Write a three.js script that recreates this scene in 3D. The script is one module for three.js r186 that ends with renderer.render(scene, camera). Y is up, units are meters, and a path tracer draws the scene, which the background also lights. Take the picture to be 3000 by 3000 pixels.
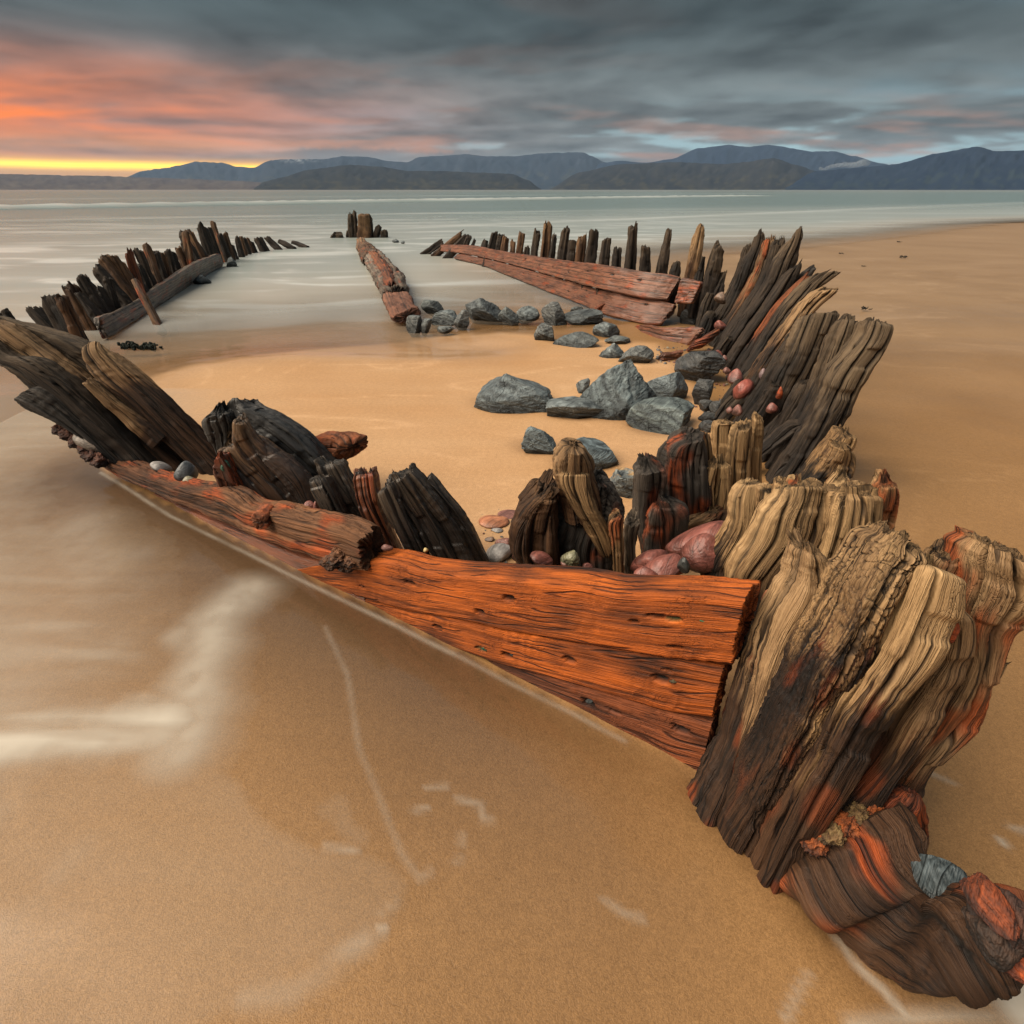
import * as THREE from 'three';
import { ImprovedNoise } from 'three/addons/math/ImprovedNoise.js';
import { mergeGeometries, mergeVertices } from 'three/addons/utils/BufferGeometryUtils.js';

// ---------------------------------------------------------------- camera, sky, sun, exposure
const EYE = 1.6, FOCAL = 1700 / 3000, PITCH = Math.atan(945 / 1700), SP = Math.sin(PITCH), CP = Math.cos(PITCH);
const EXPOSURE = 4.2;
const SUN_AZ = -104, SUN_EL = 48;                    // degrees; azimuth from the line of sight, left is negative
const scene = new THREE.Scene();
const camera = new THREE.PerspectiveCamera(2 * Math.atan(0.5 / FOCAL) * 180 / Math.PI, 1, 0.05, 30000);
camera.position.set(0, EYE, 0);
camera.lookAt(0, EYE - SP, -CP);
scene.add(camera);
const renderer = new THREE.WebGLRenderer({ antialias: true });
renderer.setSize(1024, 1024);
renderer.toneMapping = THREE.LinearToneMapping;
renderer.toneMappingExposure = EXPOSURE;
renderer.shadowMap.enabled = true;

const V = (x, y, z) => new THREE.Vector3(x, y, z);
const clamp = (x, a = 0, b = 1) => Math.min(b, Math.max(a, x));
const sstep = (a, b, x) => { const t = clamp((x - a) / (b - a)); return t * t * (3 - 2 * t); };
const lerp = (a, b, t) => a + (b - a) * t;
const mix3 = (a, b, t) => [lerp(a[0], b[0], t), lerp(a[1], b[1], t), lerp(a[2], b[2], t)];
const gauss = (x, s) => Math.exp(-(x * x) / (s * s));
const P3 = new ImprovedNoise();
const noise = (x, y, z) => P3.noise(x + 37.13, y + 11.7, z + 5.31);
const fbm = (x, y, z, o = 4) => { let s = 0, a = 1, t = 0; for (let i = 0; i < o; i++) { s += a * noise(x, y, z); t += a; a *= 0.5; x = x * 2.03 + 9.1; y = y * 2.03 + 3.7; z = z * 2.03 + 1.3; } return s / t; };
function rng(seed) { let a = (seed * 2654435761) >>> 0; return () => { a = (a + 0x6D2B79F5) | 0; let t = Math.imul(a ^ (a >>> 15), 1 | a); t = (t + Math.imul(t ^ (t >>> 7), 61 | t)) ^ t; return ((t ^ (t >>> 14)) >>> 0) / 4294967296; }; }
const R0 = rng(7);

// from a place in the photograph (3000 px wide) to a point: on the level y = h, or at a given distance forward
const dirOf = (px, py) => { const x = (px - 1500) / 1700, y = (1500 - py) / 1700; return [x, y * CP - SP, y * SP + CP]; };
const atH = (px, py, h = 0) => { const d = dirOf(px, py), t = (h - EYE) / d[1]; return V(d[0] * t, h, -d[2] * t); };
const atF = (px, py, f) => { const d = dirOf(px, py), t = f / d[2]; return V(d[0] * t, EYE + d[1] * t, -f); };
const axial = p => -(p.z) * CP + (EYE - p.y) * SP;
const zA = (x, y) => [x / 1.932, y / 1.932 + 500], zB = (x, y) => [x / 1.932 + 900, y / 1.932 + 500], zC = (x, y) => [x / 2.415 + 1900, y / 2.415 + 600],
  zD = (x, y) => [x / 1.932 + 500, y / 1.932 + 1100], zE = (x, y) => [x / 1.932 + 1400, y / 1.932 + 1200], zF = (x, y) => [x / 1.932 + 2000, y / 1.932 + 1300],
  zG = (x, y) => [x / 1.932 + 2000, y / 1.932 + 2000], zH = (x, y) => [x / 1.486 + 1000, y / 1.486 + 1500], zI = (x, y) => [x / 1.2075, y / 1.2075 + 1400], zP = (x, y) => [x, y];

// ---- the sky: a layer of broken cloud at dusk, a clear band low in the left
function skyColor(az, el, dx, dy, dz) {             // degrees; direction; returns what the eye sees (exposed)
  const k = 1 / (Math.max(dy, 0) + 0.075), wp = 0.5 * noise(dx * k * 0.3, -dz * k * 0.5, 9), u = dx * k + wp, w = -dz * k + 0.6 * wp;
  const n1 = fbm(u * 0.42 + 3, w * 0.5 + 1, 0.5, 5), n2 = fbm(u * 0.9 + 11, w * 1.0, 7.5, 5), n3 = fbm(u * 0.2, w * 0.4 + 4, 3.1, 3);
  const right = sstep(-30, 25, az) * sstep(120, 60, az), left = gauss(az + 50, 27);
  let c = mix3([0.25, 0.285, 0.28], [0.165, 0.192, 0.192], sstep(1, 5.5, el));
  c = mix3(c, [0.074, 0.101, 0.107], sstep(5, 12.5, el));
  const open = sstep(10, 40, el);                                    // the cloud thins overhead
  c = mix3(c, [0.20, 0.225, 0.24], open);
  c = mix3(c, [0.30, 0.33, 0.35], sstep(35, 90, el));
  const n4 = fbm(u * 2.2 + 5, w * 1.5, 2.2, 4), lum = clamp(1.03 + 0.6 * n1 + 0.65 * n2 + 0.35 * n3 + 0.62 * n4, 0.45, 2.0);
  c = c.map(x => x * lum);
  c = mix3(c, [c[0] * 0.78, c[1] * 1.02, c[2] * 1.16], 0.9 * sstep(-0.05, 0.22, n3 + 0.4 * n2) * sstep(-45, 5, az));
  // pale blue gaps low on the right
  const gap = sstep(0.0, 0.24, n2 + 0.4 * n1) * gauss(el - 2.9, 2.2) * (0.25 + 0.75 * right) * (1 - 0.8 * left);
  c = mix3(c, [0.40, 0.60, 0.64], 0.9 * gap);
  // salmon undersides
  const sal = sstep(0.03, 0.26, fbm(u * 0.6 + 21, w * 0.9 + 2, 1.7, 5) + 0.15 * n1);
  c = mix3(c, [0.50, 0.255, 0.165], 0.55 * sal * (1 + 1.1 * n4) * gauss(el - 3.0, 2.4) * (1 - 0.3 * left));
  c = mix3(c, [0.30, 0.165, 0.115], 0.28 * sal * sstep(3, 6, el) * sstep(22, 8, el) * sstep(25, -25, az) * sstep(-150, -90, az));
  // the red glow on the left
  const red = left * gauss(el - 4.6, 2.8) * (0.30 + 1.3 * clamp(0.42 + 1.0 * n2 + 0.8 * n1));
  c = mix3(c, [1.25, 0.27, 0.02], clamp(1.25 * red * (1 + 0.5 * n4)));
  const och = left * gauss(el - 2.7, 0.9) * (0.6 + 1.2 * n1);
  c = mix3(c, [1.0, 0.42, 0.07], clamp(0.75 * och));
  // the clear band along the hills
  const edge = sstep(-13, -21, az) * sstep(-110, -60, az), by = 1.55 + 0.10 * n2 - 0.004 * (az + 37);
  c = mix3(c, [1.0, 0.45, 0.09], 0.85 * edge * sstep(2.35, 1.75, el));
  c = mix3(c, [3.0, 1.6, 0.05], edge * gauss(el - by, 0.24));
  // cloud caps on the ridges
  const lump = 0.28 * fbm(az * 0.55, 2.2, 8, 3) + 0.18 * fbm(az * 1.7, 5.2, 8, 2);
  const cap = (a, b, h) => sstep(a - 2, a + 1, az) * sstep(b + 2, b - 1, az) * sstep(h + 0.12, h - 0.15, el - lump * 2);
  c = mix3(c, [0.21, 0.21, 0.205], 0.8 * Math.max(cap(-17, -9.5, 2.95), cap(-7, -2, 2.75)));
  c = mix3(c, [0.45, 0.24, 0.16], 0.55 * cap(-13, -10, 2.95) * sstep(2.4, 3.1, el));
  return c;
}
{
  const W = 4096, H = 2048, data = new Float32Array(W * H * 4);
  for (let j = 0; j < H; j++) {
    const el = ((j + 0.5) / H - 0.5) * 180, e = el * Math.PI / 180, step = el < -2 ? 32 : el > 20 ? 4 : el > 14 ? 2 : 1;
    for (let i = 0; i < W; i += step) {
      const a = ((i + 0.5) / W - 0.5) * 2 * Math.PI, dx = Math.cos(e) * Math.cos(a), dz = Math.cos(e) * Math.sin(a), dy = Math.sin(e);
      const az = Math.atan2(dx, -dz) * 180 / Math.PI;
      let c = skyColor(az, Math.max(el, 0), dx, dy, dz);
      if (el < 0) c = mix3(c, [0.10, 0.095, 0.085], sstep(0, -4, el));
      for (let s = 0; s < step; s++) { const o = (j * W + i + s) * 4; data[o] = c[0] / EXPOSURE; data[o + 1] = c[1] / EXPOSURE; data[o + 2] = c[2] / EXPOSURE; data[o + 3] = 1; }
    }
  }
  const t = new THREE.DataTexture(data, W, H, THREE.RGBAFormat, THREE.FloatType);
  t.mapping = THREE.EquirectangularReflectionMapping; t.magFilter = THREE.LinearFilter; t.minFilter = THREE.LinearFilter; t.needsUpdate = true;
  scene.background = t; scene.environment = t;
}
{
  const a = SUN_AZ * Math.PI / 180, e = SUN_EL * Math.PI / 180;
  const sun = new THREE.DirectionalLight(new THREE.Color().setRGB(1, 0.87, 0.70), 1.6);
  sun.position.set(Math.sin(a) * Math.cos(e) * 60, Math.sin(e) * 60, -Math.cos(a) * Math.cos(e) * 60 - 6);
  sun.target.position.set(0, 0, -6);
  sun.castShadow = true; sun.shadow.radius = 110; sun.shadow.mapSize.set(4096, 4096);
  Object.assign(sun.shadow.camera, { left: -14, right: 14, top: 14, bottom: -14, near: 1, far: 140 });
  scene.add(sun, sun.target);
}
scene.fog = new THREE.FogExp2(new THREE.Color().setRGB(0.40, 0.58, 0.84), 0.000042);

// ---------------------------------------------------------------- textures
function ptile(seed) {                              // gradient noise that repeats
  const r = rng(seed), perm = Array.from({ length: 256 }, () => r() * 6.2832), h = (i, j) => perm[(i * 57 + j * 131 + ((i * j) % 97) * 3) & 255];
  return (x, y, px, py) => {
    const x0 = Math.floor(x), y0 = Math.floor(y), fx = x - x0, fy = y - y0, g = (i, j) => { const a = h(((x0 + i) % px + px) % px, ((y0 + j) % py + py) % py); return Math.cos(a) * (fx - i) + Math.sin(a) * (fy - j); };
    const u = fx * fx * fx * (fx * (fx * 6 - 15) + 10), v = fy * fy * fy * (fy * (fy * 6 - 15) + 10);
    return 1.4 * lerp(lerp(g(0, 0), g(1, 0), u), lerp(g(0, 1), g(1, 1), u), v);
  };
}
function grayTexture(W, H, fn, srgb) {
  const d = new Uint8Array(W * H * 4);
  for (let j = 0; j < H; j++) for (let i = 0; i < W; i++) { const c = fn((i + 0.5) / W, (j + 0.5) / H), o = (j * W + i) * 4; for (let k = 0; k < 3; k++) d[o + k] = Math.round(255 * clamp(Array.isArray(c) ? c[k] : c)); d[o + 3] = 255; }
  const t = new THREE.DataTexture(d, W, H, THREE.RGBAFormat);
  t.wrapS = t.wrapT = THREE.RepeatWrapping; t.magFilter = THREE.LinearFilter; t.minFilter = THREE.LinearMipmapLinearFilter; t.generateMipmaps = true;
  if (srgb) t.colorSpace = THREE.SRGBColorSpace;
  t.needsUpdate = true; return t;
}
const pn = ptile(3), pn2 = ptile(19);
// wood grain: 0.4 m around by 1.2 m along
const rdg = (x, w) => Math.max(0, 1 - Math.abs(x) / w);
const grainH = (u, v) => {
  const w = 0.45 * pn(u * 4, v * 3, 4, 3) + 0.2 * pn2(u * 9, v * 8, 9, 8);
  let a = 0.30 * pn(u * 16 + w, v * 2, 16, 2) + 0.20 * pn2(u * 48 + w * 2, v * 3, 48, 3) + 0.34 * pn(u * 120 + w * 3, v * 6, 120, 6) + 0.25 * pn2(u * 250 + w * 4, v * 14, 250, 14) + 0.12 * pn(u * 300, v * 160, 300, 160);
  const c1 = rdg(pn2(u * 11 + w * 1.5, v * 2 + 0.3, 11, 2), 0.10) * sstep(-0.1, 0.2, pn(u * 5, v * 5, 5, 5)), c2 = rdg(pn(u * 31 + w * 2, v * 4, 31, 4), 0.13) * sstep(0.0, 0.3, pn2(u * 9, v * 11, 9, 11));
  const x = rdg(pn(u * 26, v * 60 + 4 * pn2(u * 26, v * 20, 26, 20), 26, 60), 0.10) * sstep(0.1, 0.35, pn(u * 4 + 2, v * 6, 4, 6));
  return clamp(0.66 + 0.5 * a - 0.85 * c1 - 0.20 * c2 - 0.3 * x);
};
const woodBump = grayTexture(1024, 1024, grainH), woodMap = grayTexture(1024, 1024, (u, v) => { const h = grainH(u, v); return [0.22 + 0.78 * sstep(0.12, 0.86, h), 0.20 + 0.80 * sstep(0.12, 0.90, h), 0.18 + 0.82 * sstep(0.12, 0.95, h)]; }, false);
for (const t of [woodBump, woodMap]) t.repeat.set(2.5, 1 / 1.2);
// sand grain: 1.1 m
const r1 = rng(41), speck = Float32Array.from({ length: 1024 * 1024 }, () => r1());
const sandV = (u, v) => { const i = Math.floor(u * 1024), j = Math.floor(v * 1024); return 0.22 * (speck[j * 1024 + i] - 0.5) + 0.34 * (speck[((j >> 1) * 1024) + (i >> 1)] - 0.5) + 0.12 * pn(u * 120, v * 120, 120, 120) + 0.07 * pn2(u * 36, v * 36, 36, 36); };
const sandMap = grayTexture(1024, 1024, (u, v) => { const s = sandV(u, v); return [0.76 + 0.85 * s, 0.75 + 0.9 * s, 0.73 + 0.98 * s]; }), sandBump = grayTexture(1024, 1024, (u, v) => 0.5 + 0.9 * sandV(u, v));
for (const t of [sandMap, sandBump]) t.repeat.set(1 / 1.1, 1 / 1.1);
// rock: 0.6 m
const rockV = (u, v) => { const w = pn(u * 5, v * 5, 5, 5); return 0.5 * pn2(u * 9 + w, v * 30 + w, 9, 30) + 0.3 * pn(u * 40, v * 90, 40, 90) + 0.22 * pn2(u * 120, v * 160, 120, 160) - 0.5 * Math.max(0, 1 - Math.abs(pn(u * 7 + w, v * 6, 7, 6)) / 0.05); };
const rockMap = grayTexture(1024, 1024, (u, v) => 0.70 + 0.75 * rockV(u, v)), rockBump = grayTexture(1024, 1024, (u, v) => 0.55 + 0.6 * rockV(u, v));
for (const t of [rockMap, rockBump]) t.repeat.set(1 / 0.6, 1 / 0.6);

const std = o => new THREE.MeshPhysicalMaterial(o);
const M = {
  wood: std({ name: 'weathered wood', vertexColors: true, map: woodMap, bumpMap: woodBump, bumpScale: 0.009, roughness: 0.72, specularIntensity: 0.6 }),
  wet: std({ name: 'wet wood', vertexColors: true, map: woodMap, bumpMap: woodBump, bumpScale: 0.009, roughness: 0.5, clearcoat: 0.25, clearcoatRoughness: 0.3 }),
  rock: std({ name: 'slate rock', vertexColors: true, map: rockMap, bumpMap: rockBump, bumpScale: 0.016, roughness: 0.55, specularIntensity: 0.8 }),
  pebble: std({ name: 'pebble', vertexColors: true, bumpMap: rockBump, map: rockMap, bumpScale: 0.003, roughness: 0.5, clearcoat: 0.08, clearcoatRoughness: 0.25 }),
  iron: std({ name: 'rusted iron', vertexColors: true, map: rockMap, bumpMap: rockBump, bumpScale: 0.008, roughness: 0.8 }),
  hill: std({ name: 'moorland', vertexColors: true, roughness: 1, specularIntensity: 0.1 }),
  sea: std({ name: 'milky sea water', vertexColors: true, transparent: true, roughness: 0.26, ior: 1.33 }),
  foam: std({ name: 'thin foam', vertexColors: true, transparent: true, roughness: 0.45, ior: 1.33, specularIntensity: 0.5 }),
  smoke: std({ name: 'smoke', vertexColors: true, transparent: true, roughness: 1, specularIntensity: 0 }),
};

// ---------------------------------------------------------------- naming
const taken = {};
const numbered = n => { const k = taken[n] = (taken[n] ?? -1) + 1; return k ? `${n}_${String(k).padStart(3, '0')}` : n; };
function tag(o, label, category, group, kind) { o.userData.label = label; if (category) o.userData.category = category; if (group) o.userData.group = group; if (kind) o.userData.kind = kind; return o; }
function top(o, name, label, category, group, kind) { o.name = numbered(name); scene.add(o); return tag(o, label, category, group, kind); }
function thing(name, at, label, category, group) { const g = new THREE.Group(); g.position.copy(at); return top(g, name, label, category, group); }
function mesh(geo, mat) { const m = new THREE.Mesh(geo, mat); m.castShadow = m.receiveShadow = true; return m; }
function part(parent, name, geo, mat, label) {      // geometry comes in scene axes
  let off = V(0, 0, 0), p = parent; while (p && p !== scene) { off.add(p.position); p = p.parent; }
  geo.translate(-off.x, -off.y, -off.z);
  const m = mesh(geo, mat); m.name = name; if (label) m.userData.label = label; parent.add(m); return m;
}

// ---------------------------------------------------------------- timber: a swept, split and worn beam
const PAL = {
  dark: { a: [.008, .006, .005], b: [.048, .033, .023], tip: [.19, .135, .082] },
  brown: { a: [.028, .013, .007], b: [.17, .085, .038], tip: [.42, .27, .14] },
  tan: { a: [.075, .036, .016], b: [.47, .290, .135], tip: [.62, .42, .22] },
  red: { a: [.045, .015, .007], b: [.58, .135, .015], tip: [.8, .2, .04] },
  rust: { a: [.06, .020, .010], b: [.30, .085, .028], tip: [.38, .15, .06] },
  pink: { a: [.085, .030, .017], b: [.27, .102, .052], tip: [.30, .135, .08] },
  russet: { a: [.024, .011, .006], b: [.21, .082, .032], tip: [.32, .16, .075] },
  grey: { a: [.09, .065, .048], b: [.29, .225, .17], tip: [.36, .30, .235] },
  sodden: { a: [.008, .005, .004], b: [.085, .040, .018], tip: [.16, .08, .04] },
  char: { a: [.010, .010, .010], b: [.060, .054, .050], tip: [.12, .10, .085] },
};
const RUST = [.46, .085, .013];
function timber(st, o = {}) {
  // st: stations {L, R, th}: the two edges of the beam and its thickness, from foot to tip
  const { N = 40, Mm = 48, seed = 1, pal = 'dark', jag = 0.08, jag0 = 0, jf = 22, slant = 0, point = 0, pow = 4.5, split = 0.02, splitF = 9, groove = 0.0013, grooveF = 105, lump = 0.010, strip = 0.05, step = 0.006, ragged = 0.006, bleach = 0.5, bleachAt = 0.6, rust = 0, patch = 0.9, chips = 1, crackDark = 1, damp = 0.25, round = 0.10, holes = [], warp = 0, scoop = 0, cross = 0, stretch = 0.6, back = 0, wetLine = null, low = null, lowRust = 0 } = o;
  const C = PAL[pal], n = st.length, sd = seed * 13.37;
  const cs = st.map(s => s.L.clone().add(s.R).multiplyScalar(0.5)), us = st.map(s => s.R.clone().sub(s.L).multiplyScalar(0.5));
  const cr = (a, b, c, d, t) => 0.5 * (2 * b + (c - a) * t + (2 * a - 5 * b + 4 * c - d) * t * t + (3 * b - a - 3 * c + d) * t * t * t);
  const at = (arr, t) => { const x = clamp(t) * (n - 1), i = Math.min(n - 2, Math.floor(x)), f = x - i, g = k => arr[clamp(k, 0, n - 1)]; const A = g(i - 1), B = g(i), D = g(i + 1), E = g(i + 2); return V(cr(A.x, B.x, D.x, E.x, f), cr(A.y, B.y, D.y, E.y, f), cr(A.z, B.z, D.z, E.z, f)); };
  const ths = st.map(s => V(s.th, 0, 0));
  const S = 96, lens = [0], frames = [];
  let prev = null;
  for (let i = 0; i <= S; i++) {
    const t = i / S, c = at(cs, t), u = at(us, t), d = at(cs, t + 0.01).sub(at(cs, t - 0.01)).normalize();
    const v = d.clone().cross(u).normalize(), wl = u.length();
    frames.push({ c, u: u.clone().normalize(), w: wl, v, th: at(ths, t).x / 2, d });
    if (prev) lens.push(lens[i - 1] + c.distanceTo(prev)); prev = c;
  }
  const LEN = lens[S];
  const frame = t => { if (t > 1) { const b = frames[S]; return { c: b.c.clone().addScaledVector(b.d, (t - 1) * LEN), u: b.u, v: b.v, w: b.w, th: b.th, l: t * LEN, d: b.d }; } const x = clamp(t) * S, i = Math.min(S - 1, Math.floor(x)), f = x - i, a = frames[i], b = frames[i + 1]; return { c: a.c.clone().lerp(b.c, f), u: a.u.clone().lerp(b.u, f).normalize(), v: a.v.clone().lerp(b.v, f).normalize(), w: lerp(a.w, b.w, f), th: lerp(a.th, b.th, f), l: lerp(lens[i], lens[i + 1], f), d: b.d }; };
  const wTop = frames[S].w, tTop = frames[S].th;
  const hash = (a, b) => { const q = Math.sin(a * 127.1 + b * 311.7 + sd * 7.3) * 43758.5453; return q - Math.floor(q); };
  const cell = (x, l, k) => { const q = x / strip + 0.9 * noise(x * 0.55 / strip + sd, k * 9.1, sd) + 0.10 * noise(l * 1.3 + sd, k * 3.3, x * 3) + 0.02 * noise(l * 14 + sd, k, x * 9) + 200.37; const f = Math.floor(q); return [f, Math.min(q - f, f + 1 - q) * strip]; };
  const J = (cu, cv) => { const x = cu * wTop, y = cv * tTop, [kx, bx] = cell(x, LEN, 1), [ky, by] = cell(y * 0.8, LEN, 2), e = sstep(0, 0.007, bx), h = hash(kx, ky); return clamp(lerp(0.75, h, 0.35 + 0.65 * e) + 0.35 * noise(x * jf * 2.5 + sd, y * jf * 2.5, sd * 2) + 0.22 * noise(x * jf * 7 + sd, y * jf * 7, sd)); };
  const T = (cu, cv) => clamp(1 + 0.35 * jag - jag * J(cu, cv) - slant * 0.5 * (1 + cu) * (slant > 0 ? 1 : 0) + slant * 0.5 * (1 - cu) * (slant < 0 ? 1 : 0) - point * Math.abs(cu), 0.2, 1.08);
  const A = (cu, cv) => jag0 ? jag0 * J(cu + 5, cv + 3) : 0;
  const nV = (Mm + 1) * (N + 1), K = 4, tot = nV + 2 * (K * (N + 1)), pos = new Float32Array(tot * 3), uv = new Float32Array(tot * 2), col = new Float32Array(tot * 3), idx = [];
  const p = V(0, 0, 0);
  function put(k, cu, cv, t, cap, arc) {
    const F = frame(t), er = 1 - round * Math.pow(sstep(0.90, 1.0, t), 2) - (jag0 ? round * Math.pow(sstep(0.08, 0, t), 2) : 0);
    const x = cu * F.w, y = cv * F.th, l = F.l;
    const wx = warp ? warp * noise(l * 2.2 + sd, 3.3, sd) : 0, wy = warp ? warp * noise(l * 2.2 + sd, 9.3, sd) : 0;
    const wob = 0.006 * noise(x * 5, y * 5, l * 2.1 + sd) + 0.0015 * noise(x * 20, y * 20, l * 13 + sd), rid = n => clamp(1 - 3.2 * Math.abs(n), -1, 1);
    const g = 0.55 * rid(noise((x + wob) * grooveF + sd, y * grooveF, l * grooveF * 0.03 + sd)) + 0.45 * rid(noise((x + wob) * grooveF * 2.1, y * grooveF * 2.1 + sd, l * grooveF * 0.07)) - 0.15;
    const [kx, bx] = cell(x + wob, l, 1), [ky, by] = cell((y + wob) * 0.8, l, 2), fw = Math.pow(Math.abs(cv), 3), hs = hash(kx, ky);
    const gate = sstep(-0.5, -0.1, noise(kx * 1.7 + ky * 0.6 + sd, l * 2.2 + sd * 3, ky)), cw = 0.006 + 0.011 * hs * hs;
    const cx = Math.pow(Math.max(0, 1 - bx / cw), 1.2), cy = Math.pow(Math.max(0, 1 - by / cw), 1.2), cks = (cap ? Math.max(cx, cy) : Math.max(cx * fw, cy * (1 - fw))) * gate * (split > 0 ? 1 : 0);
    let dsp = -split * cks + step * (hs - 0.5) * 2 * (0.4 + 0.6 * sstep(0, 0.5, l / LEN)) + groove * g + lump * (noise(x * 6 + sd, y * 6, l * 3.4) + 0.4 * noise(x * 19, y * 19 + sd, l * 7));
    dsp += 0.002 * rid(noise(x * 9 + sd, y * 9, l * 26)) * sstep(0.05, 0.35, noise(x * 6, y * 6 + sd, l * 4)) + ragged * (noise(x * 4 + 40, y * 30 + sd, l * 16 + sd) + 0.8 * noise(y * 30, x * 4, l * 45 + sd)) * (1 - fw) * (1 - fw);
    let xk = 0;
    if (cross) { const c0 = noise(x * 34 + sd, y * 34, l * 42), c1 = noise(x * 60, y * 60 + sd, l * 36); xk = Math.max(Math.pow(Math.max(0, 1 - Math.abs(c0) / 0.13), 2), 0.7 * Math.pow(Math.max(0, 1 - Math.abs(c1) / 0.12), 2)) * sstep(-0.1, 0.2, noise(l * 2 + sd, x * 5, 1) + cross - 0.6); dsp -= 0.007 * xk; }
    if (scoop) { const sc = sstep(0.0, 0.5, noise(x * 4.5 + sd, y * 4.5 + 7, l * 3.2 + sd)); dsp -= scoop * sc; }
    const chip = sstep(0.18, 0.26, noise(kx * 2.7 + sd, l * 6.5 + 3 * hs, ky * 1.9)) ; dsp -= 0.45 * split * chip * (0.4 + 0.6 * fw) * chips;
    let hole = 0, green = 0;
    for (const h of holes) { if (cv < 0.2 === (h.side || 1) > 0) continue; const q = Math.hypot((l - h.l) / h.rl + 0.35 * (x - h.x) / h.rx, (x - h.x) / h.rx); const e = 1 - sstep(0.6, 1.15, q + 0.3 * g); if (e > hole) { hole = e; green = h.green || 0; } }
    dsp -= 0.022 * hole;
    dsp = clamp(dsp, -0.45 * Math.min(F.w, F.th), 0.06);
    const rr = Math.hypot(cu / Math.max(F.th, .01), cv / Math.max(F.w, .01)) || 1, nx = cu / Math.max(F.th, .01) / rr, ny = cv / Math.max(F.w, .01) / rr;
    // displacement along the section's own outward direction
    const gx = Math.sign(cu) * Math.pow(Math.abs(cu), pow - 1) / F.w, gy = Math.sign(cv) * Math.pow(Math.abs(cv), pow - 1) / F.th, gl = Math.hypot(gx, gy) || 1;
    const k1 = cap ? 0.3 : 1;
    p.copy(F.c).addScaledVector(F.u, x * er + wx + k1 * dsp * gx / gl).addScaledVector(F.v, y * er + wy - back + k1 * dsp * gy / gl);
    if (cap) p.addScaledVector(F.d, cap * 0.010 * (g + noise(x * 60, y * 60, sd)));
    pos.set([p.x, p.y, p.z], k * 3); uv.set([arc + sd, l + sd * 0.7], k * 2);
    // colour: worn grey tips, damp feet, dark splits, rust bleeding
    const big = fbm(x * 5 + sd, y * 5, l * 2.2 + sd, 3), tone = clamp(0.55 + 0.35 * g + patch * big + 0.3 * (hs - 0.5));
    let c = mix3(C.a, C.b, tone);
    const bl = bleach * sstep(bleachAt - 0.22, bleachAt + 0.25, t + 0.35 * big + 0.12 * g);
    c = mix3(c, C.tip, clamp(bl * (0.55 + 0.7 * tone)));
    if (rust) c = mix3(c, mix3([.10, .022, .006], RUST, clamp(.5 + g)), 0.85 * sstep(0.62 - 0.6 * rust, 0.95 - 0.6 * rust, 0.5 + 0.9 * fbm(x * 8 + 50 + sd, y * 8, l * 4, 3)));
    if (low) { const L = PAL[low]; c = mix3(c, mix3(mix3(L.a, L.b, clamp(tone - 0.1)), RUST, lowRust * sstep(0.1, 0.4, noise(x * 14, y * 14 + sd, l * 6))), sstep(wetLine + 0.09, wetLine - 0.07, t + 0.45 * big + 0.1 * g)); }
    else c = mix3(c, [c[0] * 0.42, c[1] * 0.35, c[2] * 0.30], damp * (wetLine === null ? sstep(0.4, 0.0, t + 0.3 * big) : sstep(wetLine + 0.1, wetLine - 0.1, t + 0.35 * big)));
    c = mix3(c, [.010, .007, .005], clamp(crackDark * 1.1 * cks + 0.85 * xk)); c = mix3(c, [c[0] * 0.7, c[1] * 0.68, c[2] * 0.66], 0.6 * hash(kx + 3, ky));
    if (hole) c = mix3(c, green ? [.02, .12, .06] : [.008, .007, .006], hole);
    if (cap) c = mix3(c, [c[0] * 0.6, c[1] * 0.6, c[2] * 0.6], 0.5);
    col.set(c, k * 3);
  }
  const ring = [], fm = frame(0.5), fine = [[0, 0, 0]]; fine.length = 0;
  for (let i = 0; i <= 1600; i++) {                   // the section, then N equal steps along it
    const a = i / 1600 * Math.PI * 2 + 0.4, ca = Math.cos(a), sa = Math.sin(a), cu = Math.sign(ca) * Math.pow(Math.abs(ca), 2 / pow), cv = Math.sign(sa) * Math.pow(Math.abs(sa), 2 / pow), z = fine[i - 1];
    fine.push([cu, cv, z ? z[2] + Math.hypot((cu - z[0]) * fm.w, (cv - z[1]) * fm.th) : 0]);
  }
  for (let i = 0, k = 0; i <= N; i++) { const s = fine[1600][2] * i / N; while (k < 1599 && fine[k + 1][2] < s) k++; const A0 = fine[k], B0 = fine[k + 1], t = clamp((s - A0[2]) / (B0[2] - A0[2] || 1)); ring.push([lerp(A0[0], B0[0], t), lerp(A0[1], B0[1], t), s]); }
  ring[N][0] = ring[0][0]; ring[N][1] = ring[0][1];
  for (let j = 0; j <= Mm; j++) for (let i = 0; i <= N; i++) { const [cu, cv, ar] = ring[i], a0 = A(cu, cv), t = a0 + (T(cu, cv) - a0) * j / Mm; put(j * (N + 1) + i, cu, cv, t, 0, ar); }
  for (let j = 0; j < Mm; j++) for (let i = 0; i < N; i++) { const a = j * (N + 1) + i, b = a + 1, c = a + N + 1, d = c + 1; idx.push(a, b, c, b, d, c); }
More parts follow.
